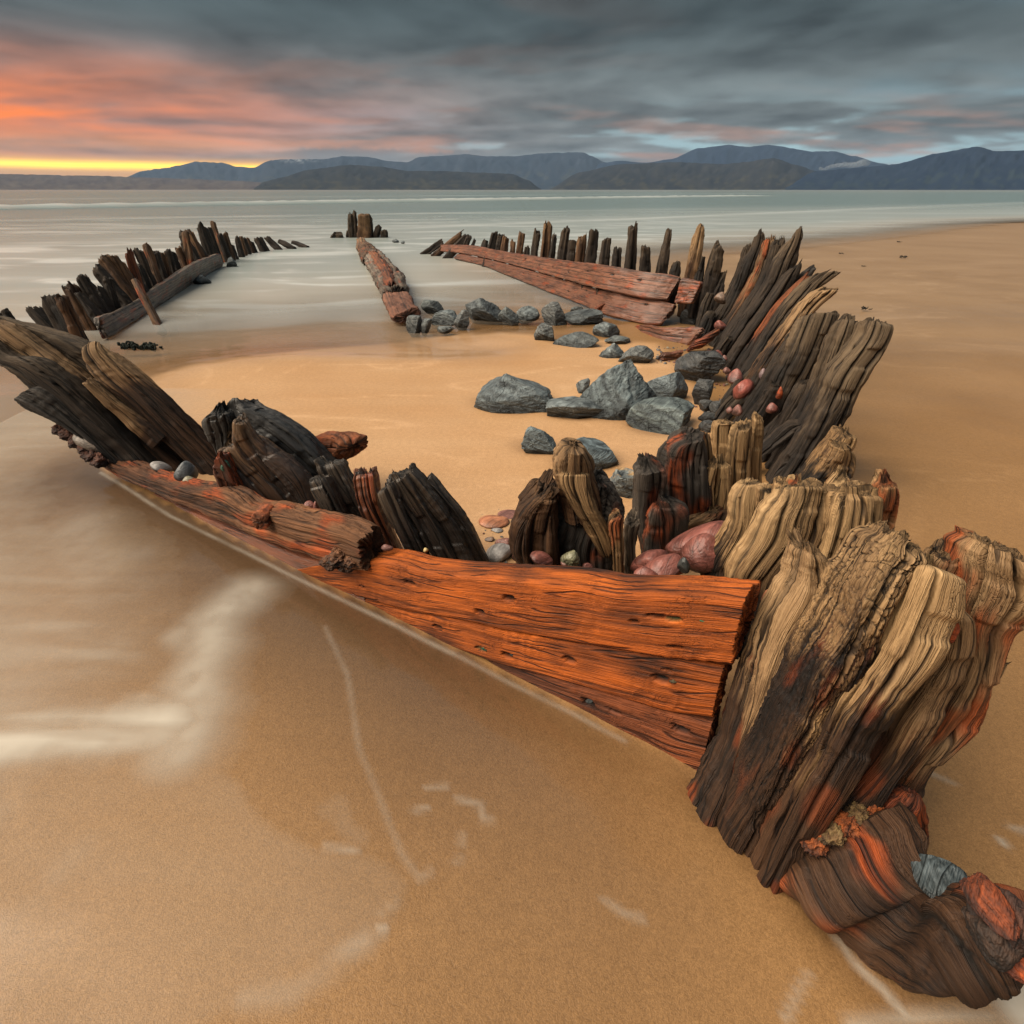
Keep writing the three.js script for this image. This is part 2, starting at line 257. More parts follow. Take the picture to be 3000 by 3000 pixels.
  for (const e of [0, 1]) {
    const base = nV + e * K * (N + 1); let last = e ? Mm * (N + 1) : 0;
    for (let k = 1; k <= K; k++) {
      const s = 1 - k / K;
      for (let i = 0; i <= N; i++) { const cu = ring[i][0] * s, cv = ring[i][1] * s; put(base + (k - 1) * (N + 1) + i, cu, cv, e ? T(cu, cv) : A(cu, cv), e ? 1 : -1, ring[i][2] * s); }
      for (let i = 0; i < N; i++) { const a = last + i, b = a + 1, c = base + (k - 1) * (N + 1) + i, d = c + 1; if (e) idx.push(a, b, c, b, d, c); else idx.push(a, c, b, b, c, d); }
      last = base + (k - 1) * (N + 1);
    }
  }
  const geo = new THREE.BufferGeometry();
  geo.setAttribute('position', new THREE.BufferAttribute(pos, 3)); geo.setAttribute('uv', new THREE.BufferAttribute(uv, 2)); geo.setAttribute('color', new THREE.BufferAttribute(col, 3));
  // which way round?
  const f0 = frames[0], hand = f0.u.clone().cross(f0.v).dot(f0.d);
  if (hand < 0) for (let i = 0; i < idx.length; i += 3) { const t = idx[i]; idx[i] = idx[i + 1]; idx[i + 1] = t; }
  geo.setIndex(idx); geo.computeVertexNormals();
  const nn = geo.attributes.normal;
  for (let j = 0; j <= Mm + 2 * K; j++) { const a = j * (N + 1), b = a + N, x = nn.getX(a) + nn.getX(b), y = nn.getY(a) + nn.getY(b), z = nn.getZ(a) + nn.getZ(b), q = Math.hypot(x, y, z) || 1; nn.setXYZ(a, x / q, y / q, z / q); nn.setXYZ(b, x / q, y / q, z / q); }
  geo.userData = { LEN };
  return geo;
}
// beam from its two edges in the photograph, foot to tip; f: distance forward at the foot (or one per station), df: how much farther the tip is
function edged(zz, rows, { f, df = 0, th = 0.15, foot = 0.2, ...o }) {
  const n = rows.length, st = rows.map((r, i) => { const ff = Array.isArray(f) ? f[i] : f + df * i / (n - 1); return { L: atF(...zz(r[0], r[1]), ff), R: atF(...zz(r[2], r[3]), ff), th: Array.isArray(th) ? th[i] : th }; });
  if (foot) { const a = st[0], b = st[1], d = a.L.clone().add(a.R).sub(b.L).sub(b.R).normalize(); d.y = Math.min(d.y, -0.3); st.unshift({ L: a.L.clone().addScaledVector(d, foot), R: a.R.clone().addScaledVector(d, foot), th: a.th }); }
  return timber(st, o);
}
// beam from foot and tip in the photograph and its width there in the same pixels
function post(zz, [bx, by], [tx, ty], wb, wt, { f, df = 0, th, foot = 0.2, bend = 0, ...o }) {
  const dx = tx - bx, dy = ty - by, q = Math.hypot(dx, dy), nx = -dy / q, ny = dx / q, rows = [];
  for (const [s, w] of [[0, wb], [0.5, (wb + wt) / 2], [1, wt]]) { const k = bend * Math.sin(Math.PI * s), cx = bx + dx * s + nx * k, cy = by + dy * s + ny * k; rows.push([cx - nx * w / 2, cy - ny * w / 2, cx + nx * w / 2, cy + ny * w / 2]); }
  const a = atF(...zz(rows[0][0], rows[0][1]), f), b = atF(...zz(rows[0][2], rows[0][3]), f);
  return edged(zz, rows, { f, df, th: th ?? Math.max(0.05, a.distanceTo(b) * 0.9), foot, ...o });
}

// ---------------------------------------------------------------- stones
function rockGeo(seed, detail, { planes = 10, rough = 0.06, soft = 0.07, a = [.045, .055, .060], b = [.27, .305, .305], c = null, strata = 0.05, tilt = 0.5, skew = 0, flat = 0, taper = 0.30 }, sx, sy, sz) {
  const r = rng(seed + 100), geo = mergeVertices(new THREE.IcosahedronGeometry(1, detail).deleteAttribute('uv').deleteAttribute('normal'), 1e-4), ps = [];
  for (let i = 0; i < planes; i++) { const y = r() * 1.7 - 0.7, t = r() * 6.283, q = Math.sqrt(Math.max(0, 1 - y * y)); ps.push([V(q * Math.cos(t), y, q * Math.sin(t)).normalize(), 0.52 + 0.3 * r()]); }
  const P = geo.attributes.position, v = V(0, 0, 0), box = new THREE.Box3(), sd = seed * 3.1, ax = V(Math.sin(tilt), Math.cos(tilt), 0.3).normalize();
  for (let i = 0; i < P.count; i++) {
    v.fromBufferAttribute(P, i).normalize(); let d = 1;
    for (const [nrm, k] of ps) { const q = v.dot(nrm); if (q > 0.01) { const e = k / q; d = soft ? -Math.log(Math.exp(-d / (0.08 * soft)) + Math.exp(-e / (0.08 * soft))) * 0.08 * soft : Math.min(d, e); } }
    const s = v.clone().multiplyScalar(d), L = s.dot(ax);
    d += rough * fbm(s.x * 2.2 + sd, s.y * 2.2, s.z * 2.2, 4) + strata * (Math.abs(noise(L * 5 + sd, s.x * 0.8, s.z * 0.8)) - 0.25) + rough * 0.35 * noise(s.x * 11, s.y * 11 + sd, s.z * 11);
    v.multiplyScalar(d); v.x *= 1 - taper * v.y; v.z *= 1 - taper * v.y; v.x += skew * v.y; if (flat) v.y *= 1 - flat * sstep(0.2, 1, v.y);
    P.setXYZ(i, v.x, v.y, v.z); box.expandByPoint(v);
  }
  const col = new Float32Array(P.count * 3), uv = new Float32Array(P.count * 2);
  for (let i = 0; i < P.count; i++) {
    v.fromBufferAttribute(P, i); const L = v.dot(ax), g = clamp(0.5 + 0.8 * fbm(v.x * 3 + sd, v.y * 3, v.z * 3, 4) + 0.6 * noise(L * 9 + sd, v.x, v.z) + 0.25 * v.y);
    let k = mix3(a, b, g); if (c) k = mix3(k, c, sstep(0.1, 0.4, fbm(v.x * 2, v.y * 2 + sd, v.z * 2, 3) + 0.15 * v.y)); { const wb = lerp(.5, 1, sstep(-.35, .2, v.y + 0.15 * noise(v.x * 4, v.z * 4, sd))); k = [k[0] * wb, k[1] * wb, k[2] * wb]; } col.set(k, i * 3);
    const x = ((v.x - box.min.x) / (box.max.x - box.min.x) * 2 - 1) * sx, y = ((v.y - box.min.y) / (box.max.y - box.min.y) * 2 - 1) * sy, z = ((v.z - box.min.z) / (box.max.z - box.min.z) * 2 - 1) * sz;
    P.setXYZ(i, x, y, z); uv.set([x + z * 0.9 + sd, y + z * 0.35], i * 2);
  }
  geo.setAttribute('color', new THREE.BufferAttribute(col, 3)); geo.setAttribute('uv', new THREE.BufferAttribute(uv, 2)); geo.computeVertexNormals();
  return geo;
}
// stone that fills a box of the photograph: foot on the sand (or on height h)
function stoneAt(zz, x0, y0, x1, y1, o = {}) {
  const [X0, Y0] = zz(x0, y0), [X1, Y1] = zz(x1, y1), h = o.h ?? 0, front = atH((X0 + X1) / 2, Y1, h), k = axial(front) / 1700;
  const hw = (X1 - X0) / 2 * k * 1.02, dz = hw * (o.deep ?? 0.75), f = -front.z + dz * 0.85, mid = atF((X0 + X1) / 2, (Y0 + Y1) / 2, f), tp = atF((X0 + X1) / 2, Y0, f), sink = o.sink ?? 0.42;
  const H = Math.max(0.01, (tp.y - h)), hy = H * (1 + sink) / 2;
  return { pos: V(mid.x, h + H - hy, -f), hw: hw * (f / -front.z), hy, dz, foot: h };
}
function stone(zz, x0, y0, x1, y1, seed, name, mat, label, category, group, o = {}) {
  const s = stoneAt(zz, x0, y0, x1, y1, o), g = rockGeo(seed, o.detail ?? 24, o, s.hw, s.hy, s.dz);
  if (o.turn) g.rotateY(o.turn); if (o.roll) g.rotateZ(o.roll);
  g.translate(0, s.hy, 0);
  const m = mesh(g, mat); m.position.copy(s.pos).add(V(0, -s.hy, 0)); return top(m, name, label, category, group);
}

// ---------------------------------------------------------------- beach and sea
const px2 = (x, y) => { const p = atH(x, y, 0); return [p.x, -p.z]; };
const SEA_Y = -0.012;
const SHORE = [[400, 200], ...[[3000, 652], [2700, 689], [2355, 728], [2119, 745], [1960, 775], [1880, 860], [1780, 935], [1600, 948], [1420, 955], [1345, 975], [1345, 1003], [1420, 1018], [1300, 1024], [1100, 1020], [900, 1016], [700, 1028], [560, 1048], [430, 1078], [330, 1120], [310, 1180], [215, 1300], [130, 1400], [60, 1560], [0, 1760], [-120, 1960], [-350, 2200], [-700, 2500]].map(p => px2(...p)), [-6, 0.4], [-60, -30]];
const LAND = [...SHORE, [-60, -400], [400, -400]];
function inside(poly, x, y) { let r = false; for (let i = 0, j = poly.length - 1; i < poly.length; j = i++) { const [a, b] = poly[i], [c, d] = poly[j]; if ((b > y) !== (d > y) && x < (c - a) * (y - b) / (d - b) + a) r = !r; } return r; }
function segD(x, y, a, b) { const dx = b[0] - a[0], dy = b[1] - a[1], t = clamp(((x - a[0]) * dx + (y - a[1]) * dy) / (dx * dx + dy * dy || 1)); return Math.hypot(x - a[0] - dx * t, y - a[1] - dy * t); }
const lineD = (line, x, y) => { let d = 1e9; for (let i = 1; i < line.length; i++) d = Math.min(d, segD(x, y, line[i - 1], line[i])); return d; };
const shoreD = (x, f) => { const d = lineD(SHORE, x, f); return inside(LAND, x, f) ? d : -d; };   // metres of land
const axisOf = (dense, lo, hi, step, far, growth) => { const a = []; for (let x = lo; x <= hi + 1e-6; x += step) a.push(x); let s = step, x = hi; while (x < far[1]) { s *= growth; x += s; a.push(x); } s = step; x = lo; while (x > far[0]) { s *= growth; x -= s; a.unshift(x); } return a; };
const rng1 = (x, f) => { const a = 0.4 * noise(x * 0.5, f * 0.5, 21), q = noise(x * 0.9 + a, f * 2.6 + 2 * a, 33), w = noise(x * 1.7 - f * 0.6, f * 1.3 + 3 * a, 40); return 0.6 * clamp(Math.pow(Math.max(0, 1 - Math.abs(q) / 0.10), 2) * sstep(0.0, 0.3, noise(x * 0.7, f * 0.9, 50)) + Math.pow(Math.max(0, 1 - Math.abs(w) / 0.06), 2) * sstep(0.05, 0.35, noise(x * 0.6 + 9, f * 0.7, 60))) + 0.3 * sstep(0.15, 0.5, fbm(x * 0.5, f * 1.6, 70, 3)); };
const HULL = [[-2.72, 3.48], [0.60, 1.21]];
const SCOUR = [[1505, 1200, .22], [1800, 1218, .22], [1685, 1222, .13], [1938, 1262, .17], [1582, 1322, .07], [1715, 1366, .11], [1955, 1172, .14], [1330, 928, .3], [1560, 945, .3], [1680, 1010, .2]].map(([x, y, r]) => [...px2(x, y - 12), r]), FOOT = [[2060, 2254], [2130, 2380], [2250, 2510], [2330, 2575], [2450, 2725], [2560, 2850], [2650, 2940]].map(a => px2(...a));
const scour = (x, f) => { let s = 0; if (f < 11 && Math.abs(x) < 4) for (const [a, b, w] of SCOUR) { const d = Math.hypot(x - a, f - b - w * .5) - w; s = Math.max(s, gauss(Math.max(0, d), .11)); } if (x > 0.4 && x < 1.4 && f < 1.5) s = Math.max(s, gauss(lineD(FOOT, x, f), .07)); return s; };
const groundY = (x, f, d) => {
  let y = d > 0 ? 0.0 : Math.max(-1.2, d * 0.06);
  y -= 0.016 * scour(x, f);
  y -= 0.035 * sstep(0.5, 0, d) * (d > 0 ? 1 : 1);
  y -= 0.022 * gauss(segD(x, f, ...HULL) - 0.02, 0.11) * (x > -2.8 && x < 0.75 ? 1 : 0);
  y += 0.010 * fbm(x * 0.8, f * 0.8, 2.2, 3) * sstep(-0.5, 1.5, d) + 0.0035 * noise(x * 3.1, f * 3.1, 5) + 0.0022 * noise(x * 4 + 2 * f, f * 9 - x * 3, 8) * sstep(9, 5, f) + 0.06 * sstep(6, 40, d) * (1 + fbm(x * 0.05, f * 0.05, 1, 3));
  return y;
};
{
  const xs = axisOf(0, -4.2, 9, 0.044, [-9000, 9000], 1.22), fs = axisOf(0, 0.3, 15, 0.044, [-300, 9000], 1.16), nx = xs.length, nf = fs.length;
  const pos = new Float32Array(nx * nf * 3), uv = new Float32Array(nx * nf * 2), uv1 = new Float32Array(nx * nf * 2), col = new Float32Array(nx * nf * 3), idx = [];
  const HP = [[...px2(2140, 1210)], [...px2(1950, 1000)], [...px2(1345, 960)], [...px2(560, 1048)], [...px2(330, 1120)], [-2.72, 3.48], [0.6, 1.21], [1.0, 1.6], [1.6, 3.2], [1.9, 4.4]];
  for (let j = 0; j < nf; j++) for (let i = 0; i < nx; i++) {
    const x = xs[i], f = fs[j], k = j * nx + i, d = shoreD(x, f);
    pos.set([x, groundY(x, f, d), -f], k * 3); uv.set([x, f], k * 2); uv1.set([(x + 5) / 10, f / 10], k * 2);
    const n = fbm(x * 0.9, f * 0.9, 3, 4), st = noise(x * 0.6 + 0.5 * n, f * 5, 8);
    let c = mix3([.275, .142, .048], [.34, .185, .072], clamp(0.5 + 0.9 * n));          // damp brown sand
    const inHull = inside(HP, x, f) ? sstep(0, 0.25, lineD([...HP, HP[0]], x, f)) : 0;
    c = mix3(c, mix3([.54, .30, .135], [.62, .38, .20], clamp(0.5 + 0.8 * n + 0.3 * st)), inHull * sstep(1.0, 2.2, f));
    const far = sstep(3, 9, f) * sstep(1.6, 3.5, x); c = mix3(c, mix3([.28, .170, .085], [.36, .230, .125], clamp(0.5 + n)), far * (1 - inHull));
    const ln = rng1(x, f); c = mix3(c, [c[0] * 1.32, c[1] * 1.38, c[2] * 1.52], ln);
    const wet = sstep(1.2, -1.5, d); c = mix3(c, [c[0] * 0.72, c[1] * 0.72, c[2] * 0.74], 0.6 * wet * (1 - 0.5 * inHull));
    // dark reflection of the near planks, painted into the damp sand along their outside
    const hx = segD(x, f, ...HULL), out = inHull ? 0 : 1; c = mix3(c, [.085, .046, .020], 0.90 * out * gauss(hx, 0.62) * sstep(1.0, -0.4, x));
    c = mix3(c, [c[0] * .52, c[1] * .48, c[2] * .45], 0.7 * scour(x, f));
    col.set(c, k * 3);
    if (i && j) idx.push(k - nx - 1, k - nx, k - 1, k - nx, k, k - 1);
  }
  const geo = new THREE.BufferGeometry();
  geo.setAttribute('position', new THREE.BufferAttribute(pos, 3)); geo.setAttribute('uv', new THREE.BufferAttribute(uv, 2)); geo.setAttribute('uv1', new THREE.BufferAttribute(uv1, 2)); geo.setAttribute('color', new THREE.BufferAttribute(col, 3));
  geo.setIndex(idx); geo.computeVertexNormals();
  const wetMap = grayTexture(256, 256, (u, v) => { const x = u * 10 - 5, f = v * 10, d = shoreD(x, f); return clamp(0.9 * sstep(0.9, 0.0, d) + 0.95 * gauss(segD(x, f, ...HULL), 0.75) * sstep(1.0, 0.0, x) + 0.06 + 0.15 * sstep(-0.3, 0.4, fbm(x, f, 4, 3))); });
  wetMap.wrapS = wetMap.wrapT = THREE.ClampToEdgeWrapping; wetMap.channel = 1;
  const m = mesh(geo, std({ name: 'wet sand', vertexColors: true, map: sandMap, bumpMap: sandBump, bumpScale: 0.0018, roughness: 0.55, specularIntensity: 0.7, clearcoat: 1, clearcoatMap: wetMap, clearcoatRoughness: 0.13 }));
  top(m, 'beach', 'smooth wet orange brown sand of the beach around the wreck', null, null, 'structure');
}
// breakers, in metres forward: long low swells with white crests
const BREAK = [[112, 2.6, 1.0, -260, 75, 1.05, .42], [34, .8, .55, -5, 90, .8, .10], [200, 5, .35, -500, 700, .9, .3], [20, 1.0, .30, -40, -6, .3, .06], [15, .7, .25, -30, -5, .25, .04], [52, 1.2, .28, -90, 20, .5, .12]];
{
  const xs = axisOf(0, -9, 8, 0.11, [-9000, 9000], 1.10), fs = axisOf(0, 0.6, 26, 0.11, [0.5, 9500], 1.035), nx = xs.length, nf = fs.length, id = new Int32Array(nx * nf).fill(-1), pos = [], col = [], idx = [];
  for (let j = 0; j < nf; j++) for (let i = 0; i < nx; i++) {
    const x = xs[i], f = fs[j], d = -shoreD(x, f);
    if (d < -0.25) continue;
    id[j * nx + i] = pos.length / 3;
    let y = SEA_Y, c = mix3([.47, .355, .25], [.40, .36, .30], sstep(0, 2.5, d));
    c = mix3(c, [.29, .32, .30], sstep(2, 9, d)); c = mix3(c, [.145, .195, .190], sstep(9, 40, d)); c = mix3(c, [.20, .215, .20], sstep(150, 900, f));
    const wv = 1.1 * noise(x * 0.16, f * 0.22, 1) + 0.5 * noise(x * 0.5, f * 0.6, 6), foamN = fbm(x * 0.30 + wv, f * 0.95 + 0.9 * wv, 4.4, 5);
    let foam = 0.62 * sstep(-0.02, 0.40, foamN + 0.5 * fbm(x * 0.5 + wv, f * 0.6 + wv, 14, 4)) * sstep(60, 10, f) * sstep(0.1, 1.6, d) + 0.25 * sstep(0.0, 0.4, fbm(x * 0.05, f * 0.35, 9, 4)) * sstep(100, 20, f);
    foam += 0.45 * gauss(d - 0.12 - 0.08 * noise(x * 3, f * 3, 2), 0.07) * sstep(-4.5, -2, x);
    for (const [bf, w, s, xa, xb, sl, hh] of BREAK) { const cx = bf + sl * x + 0.02 * bf * noise(x * 3 / bf, bf, 3), g = gauss((f - cx) / w, f > cx ? 2.2 : 0.8), e = sstep(xa - 20, xa + 20, x) * sstep(xb + 15, xb - 25, x); foam += s * e * g * (0.8 + 0.5 * noise(x * 6 / bf, f * 10 / bf, 7)); y += hh * s * e * g; }
    c = mix3(c, [.62, .64, .62], clamp(foam, 0, 0.9));
    y += 0.004 * noise(x * 0.9, f * 1.7, 1) * sstep(1, 4, d);
    pos.push(x, y, -f); col.push(...c, sstep(-0.02, 0.5, d) * lerp(0.22, 0.95, sstep(0.2, 5.5, d + 0.5 * noise(x * 0.9, f * 0.9, 77))));
  }
  for (let j = 1; j < nf; j++) for (let i = 1; i < nx; i++) { const a = id[(j - 1) * nx + i - 1], b = id[(j - 1) * nx + i], c = id[j * nx + i - 1], d = id[j * nx + i]; if (Math.min(a, b, c, d) >= 0) idx.push(a, b, c, b, d, c); }
  const geo = new THREE.BufferGeometry();
  geo.setAttribute('position', new THREE.Float32BufferAttribute(pos, 3)); geo.setAttribute('color', new THREE.Float32BufferAttribute(col, 4)); geo.setIndex(idx); geo.computeVertexNormals();
  top(mesh(geo, M.sea), 'sea', 'pale grey green sea with soft milky swash and long white breakers', null, null, 'structure');
}
// thin swash and foam left on the sand: strokes of [points in the photograph], width (m), strength
{
  const W = (zz, l) => l.map(p => px2(...zz(...p)));
  const ST = [
    [W(zI, [[-300, 960], [0, 935], [300, 905], [560, 880]]), .13, .72, 1], [W(zI, [[-300, 850], [0, 860], [400, 850], [640, 830]]), .05, .5, 1],
    [W(zI, [[880, 400], [760, 500], [740, 620], [690, 720], [690, 840], [640, 960]]), .12, .48, 0], [W(zI, [[640, 560], [700, 600], [780, 560]]), .08, .35, 0], [W(zI, [[250, 180], [300, 260], [380, 300]]), .22, .20, 0],
    [W(zI, [[-100, 500], [150, 560], [330, 640]]), .22, .28, 1], [W(zI, [[-200, 700], [0, 690], [180, 660]]), .06, .35, 1], [W(zI, [[-200, 250], [60, 330], [250, 420]]), .3, .22, 1],
    [W(zI, [[870, 1830], [1040, 1810], [1150, 1740], [1290, 1640]]), .034, .30, 1], [W(zI, [[-100, 1680], [150, 1480], [350, 1250]]), .10, .14, 1],
    [W(zI, [[1150, 530], [1230, 700], [1270, 960], [1340, 1130], [1420, 1330], [1490, 1430]]), .0055, .12, 0], [W(zI, [[1510, 1100], [1580, 1095]]), .010, .2, 0], [W(zI, [[1620, 1140], [1700, 1160], [1710, 1210], [1735, 1212]]), .008, .2, 0],
    [W(zI, [[1635, 1270], [1632, 1300]]), .012, .16, 0], [W(zI, [[1610, 1360], [1635, 1350]]), .009, .15, 0], [W(zI, [[1480, 1412], [1525, 1395]]), .010, .14, 0], [W(zI, [[1340, 1550], [1400, 1510]]), .016, .15, 0], [W(zI, [[1345, 1605], [1360, 1604]]), .009, .4, 0], [W(zI, [[1470, 1180], [1510, 1170]]), .008, .2, 0], [W(zI, [[1150, 1310], [1260, 1320]]), .008, .25, 0], [W(zI, [[1160, 1180], [1200, 1150], [1220, 1240], [1280, 1280]]), .03, .07, 0],
    [W(zP, [[1770, 2640], [1830, 2680], [1880, 2692]]), .007, .25, 0], [W(zP, [[2368, 2855], [2340, 2900], [2300, 2990]]), .006, .25, 0], [W(zG, [[1380, 510], [1530, 575]]), .006, .3, 0], [W(zG, [[1800, 900], [1815, 920]]), .012, .45, 0], [W(zG, [[1860, 830], [1960, 850]]), .012, .35, 0], [W(zP, [[2500, 3010], [2700, 2975], [2900, 2985]]), .02, .35, 0],
    [W(zG, [[880, 1430], [1000, 1600], [1160, 1740], [1230, 1840]]), .008, .5, 0],
    [W(zP, [[290, 1372], [500, 1508], [707, 1606], [950, 1725], [1168, 1828], [1330, 1908]]), .012, .30, 0], [W(zP, [[1330, 1908], [1500, 1996], [1700, 2095], [1830, 2160]]), .008, .2, 0],
    [W(zP, [[2960, 2880], [2990, 2960], [3060, 2920]]), .055, .95, 0],
  ];
  const FILM = W(zI, [[-900, 900], [560, 960], [720, 930], [870, 1060], [950, 1180], [1010, 1235], [1140, 1290], [1250, 1300], [1390, 1350], [1480, 1430], [1400, 1600], [1290, 1640], [1000, 1830], [600, 2050], [-900, 2200]]);
  const x0 = -4.2, x1 = 1.6, f0 = 0.45, f1 = 5.2, sp = 0.016, nx = Math.round((x1 - x0) / sp), nf = Math.round((f1 - f0) / sp), id = new Int32Array((nx + 1) * (nf + 1)).fill(-1), pos = [], col = [], idx = [];
  const boxes = ST.map(([l, w]) => [Math.min(...l.map(p => p[0])) - 2.2 * w, Math.max(...l.map(p => p[0])) + 2.2 * w, Math.min(...l.map(p => p[1])) - 2.2 * w, Math.max(...l.map(p => p[1])) + 2.2 * w]);
  for (let j = 0; j <= nf; j++) for (let i = 0; i <= nx; i++) {
    const x = x0 + i * sp, f = f0 + j * sp; let a = 0;
    const sw = fbm(x * 1.2, f * 9 + 0.6 * x, 3, 4), bl = fbm(x * 7, f * 7, 6, 3);
    for (let s = 0; s < ST.length; s++) { const [l, w, k, streak] = ST[s], b = boxes[s]; if (x < b[0] || x > b[1] || f < b[2] || f > b[3]) continue; const q = lineD(l, x, f) / Math.max(w, .011) + (w > .015 ? 0.45 * bl + 0.25 * sw : 0.1 * bl); a = Math.max(a, k * gauss(Math.max(0, q), 1) * (streak ? clamp(0.75 + 1.3 * sw, 0.15, 1) : clamp(0.9 + 0.8 * bl, 0.3, 1))); }
    const d = shoreD(x, f), veil = sstep(1.15, -0.3, d + 0.15 * bl + 0.3 * noise(x * 1.1, f * 1.1, 4)) * sstep(2.2, 1.2, x + 1.5) * (0.30 + 0.22 * sw) * sstep(0.1, 1.25, segD(x, f, ...HULL) + 0.3 * bl);
    if (x < 0.2) a = Math.max(a, clamp(veil, 0, 0.6));
    if (inside(FILM, x, f)) a = Math.max(a, 0.085 * sstep(0, 0.05, lineD([...FILM, FILM[0]], x, f) + 0.02 * bl) * (1 + 0.5 * sw) * sstep(0.5, -0.6, x));
    if (a < 0.02) a = 0;
    id[j * (nx + 1) + i] = pos.length / 3;
    pos.push(x, groundY(x, f, d) + 0.005 + 0.004 * sstep(0, 0.5, a), -f); col.push(.60, .54, .45, a);
  }
  for (let j = 1; j <= nf; j++) for (let i = 1; i <= nx; i++) { const q = [id[(j - 1) * (nx + 1) + i - 1], id[(j - 1) * (nx + 1) + i], id[j * (nx + 1) + i - 1], id[j * (nx + 1) + i]]; if (q.some(k => col[k * 4 + 3] > 0)) idx.push(q[0], q[1], q[2], q[1], q[3], q[2]); }
  const used = new Int32Array(pos.length / 3).fill(-1), P = [], C = []; const ix = idx.map(k => { if (used[k] < 0) { used[k] = P.length / 3; P.push(pos[3 * k], pos[3 * k + 1], pos[3 * k + 2]); C.push(col[4 * k], col[4 * k + 1], col[4 * k + 2], col[4 * k + 3]); } return used[k]; });
  const geo = new THREE.BufferGeometry();
  geo.setAttribute('position', new THREE.Float32BufferAttribute(P, 3)); geo.setAttribute('color', new THREE.Float32BufferAttribute(C, 4)); geo.setIndex(ix); geo.computeVertexNormals();
  const fm = mesh(geo, M.foam); fm.castShadow = false;
  top(fm, 'foam', 'thin blurred streaks of swash and foam on the sand beside the hull', null, null, 'stuff');
}
// ---------------------------------------------------------------- hills across the bay
function hill(outline, D, seed, cols, label, o = {}) {
  const cx = [], step = 5; for (let x = outline[0][0]; x <= outline[outline.length - 1][0]; x += step) { let k = 1; while (k < outline.length - 1 && outline[k][0] < x) k++; const [a, b] = [outline[k - 1], outline[k]], t = (x - a[0]) / (b[0] - a[0]); const s = t * t * (3 - 2 * t); cx.push([x, lerp(a[1], b[1], lerp(t, s, 0.5))]); }
  const rows = 30, pos = [], col = [], idx = [], n = cx.length, back = 3;
  for (let j = -back; j <= rows; j++) for (let i = 0; i < n; i++) {
    const [x, y] = cx[i], p = atH(x, 560, 0), a = Math.atan2(p.x, -p.z), d = dirOf(x, y), el = d[1] / Math.hypot(d[0], d[2]);
    const peak = Math.max(2, D * el + EYE + D * 0.0006 * noise(x * 0.07, seed, 1) + D * 0.0003 * noise(x * 0.25, seed, 5)), v = j / rows;
    const dd = j < 0 ? D * (1 + 0.05 * -j) : D * (1 - (o.reach ?? 0.22) * v), rid = Math.abs(noise(x * 0.02 + v * 0.5, v * 2.0, seed)) + 0.5 * Math.abs(noise(x * 0.05, v * 4, seed + 2));
    let h = j < 0 ? peak * (1 + 0.3 * j / back) - peak * 0.02 : peak * (Math.pow(1 - v, 1.15)) * (1 + 0.22 * (rid - 0.25) * sstep(0, 0.25, v)) - 3 * v;
    if (j > 0) h = Math.min(h, peak * (1 - v * 0.5));
    pos.push(Math.sin(a) * dd, h, -Math.cos(a) * dd);
    const q = fbm(x * 0.03, v * 3, seed, 4); let c = mix3(cols[0], cols[1], clamp(0.5 + 1.3 * q + 0.5 * (rid - .3)));
    if (v > 0.35) c = mix3(c, cols[2], 0.7 * sstep(0.05, 0.3, noise(x * 0.06, v * 9, seed + 7)) * sstep(0.35, 0.6, v));
    if (o.snow && j >= 0) c = mix3(c, [.22, .24, .26], gauss((x - o.snow) / 45, 1) * sstep(0.18, 0.02, v) * sstep(-0.1, 0.3, noise(x * 0.15, v * 20, 3)));
    col.push(...c);
  }
  for (let j = 1; j <= rows + back; j++) for (let i = 1; i < n; i++) { const k = j * n + i; idx.push(k - n - 1, k - 1, k - n, k - n, k - 1, k); }
  const geo = new THREE.BufferGeometry();
  geo.setAttribute('position', new THREE.Float32BufferAttribute(pos, 3)); geo.setAttribute('color', new THREE.Float32BufferAttribute(col, 3)); geo.setIndex(idx); geo.computeVertexNormals();
  top(mesh(geo, M.hill), 'hill', label, null, null, 'structure');
}
const hazyHeath = [[.014, .022, .034], [.026, .034, .048], [.042, .048, .046]], blue = [[.008, .016, .034], [.016, .027, .048], [.024, .036, .042]];  // slope colours with the blue of distance haze mixed in
hill([[-500, 505], [0, 509], [93, 511], [217, 514], [334, 516], [420, 520], [560, 524], [700, 530], [860, 540], [1000, 556]], 6200, 1, [[.05, .035, .03], [.08, .06, .045], [.09, .07, .05]], 'low dark headland under the yellow sky at far left');
hill([[340, 535], [380, 519], [435, 501], [500, 492], [543, 485], [590, 474], [668, 477], [707, 488], [761, 492], [860, 510], [960, 545]], 8200, 2, hazyHeath, 'hill with a small cloud cap right of the yellow band');
hill([[640, 556], [761, 489], [807, 470], [854, 466], [963, 466], [1017, 458], [1087, 460], [1149, 472], [1203, 475], [1234, 460], [1273, 458], [1366, 452], [1436, 458], [1500, 458], [1601, 448], [1702, 446], [1725, 456], [1764, 475], [1811, 480], [1900, 510], [2000, 550]], 7400, 3, hazyHeath, 'long flat topped mountain ridge behind the wreck stern', { snow: 890 });
hill([[1640, 540], [1764, 476], [1811, 471], [1880, 477], [1958, 466], [2028, 435], [2113, 425], [2168, 431], [2230, 425], [2354, 444], [2416, 444], [2478, 458], [2564, 480], [2660, 500], [2800, 550]], 7000, 4, blue, 'broad double topped mountain right of centre on the skyline');
hill([[745, 552], [780, 532], [831, 520], [916, 497], [1033, 483], [1126, 489], [1203, 501], [1281, 501], [1398, 505], [1500, 509], [1547, 528], [1585, 553]], 4300, 5, [[.012, .014, .017], [.026, .026, .024], [.045, .042, .028]], 'dark lower hill in front of the long ridge');
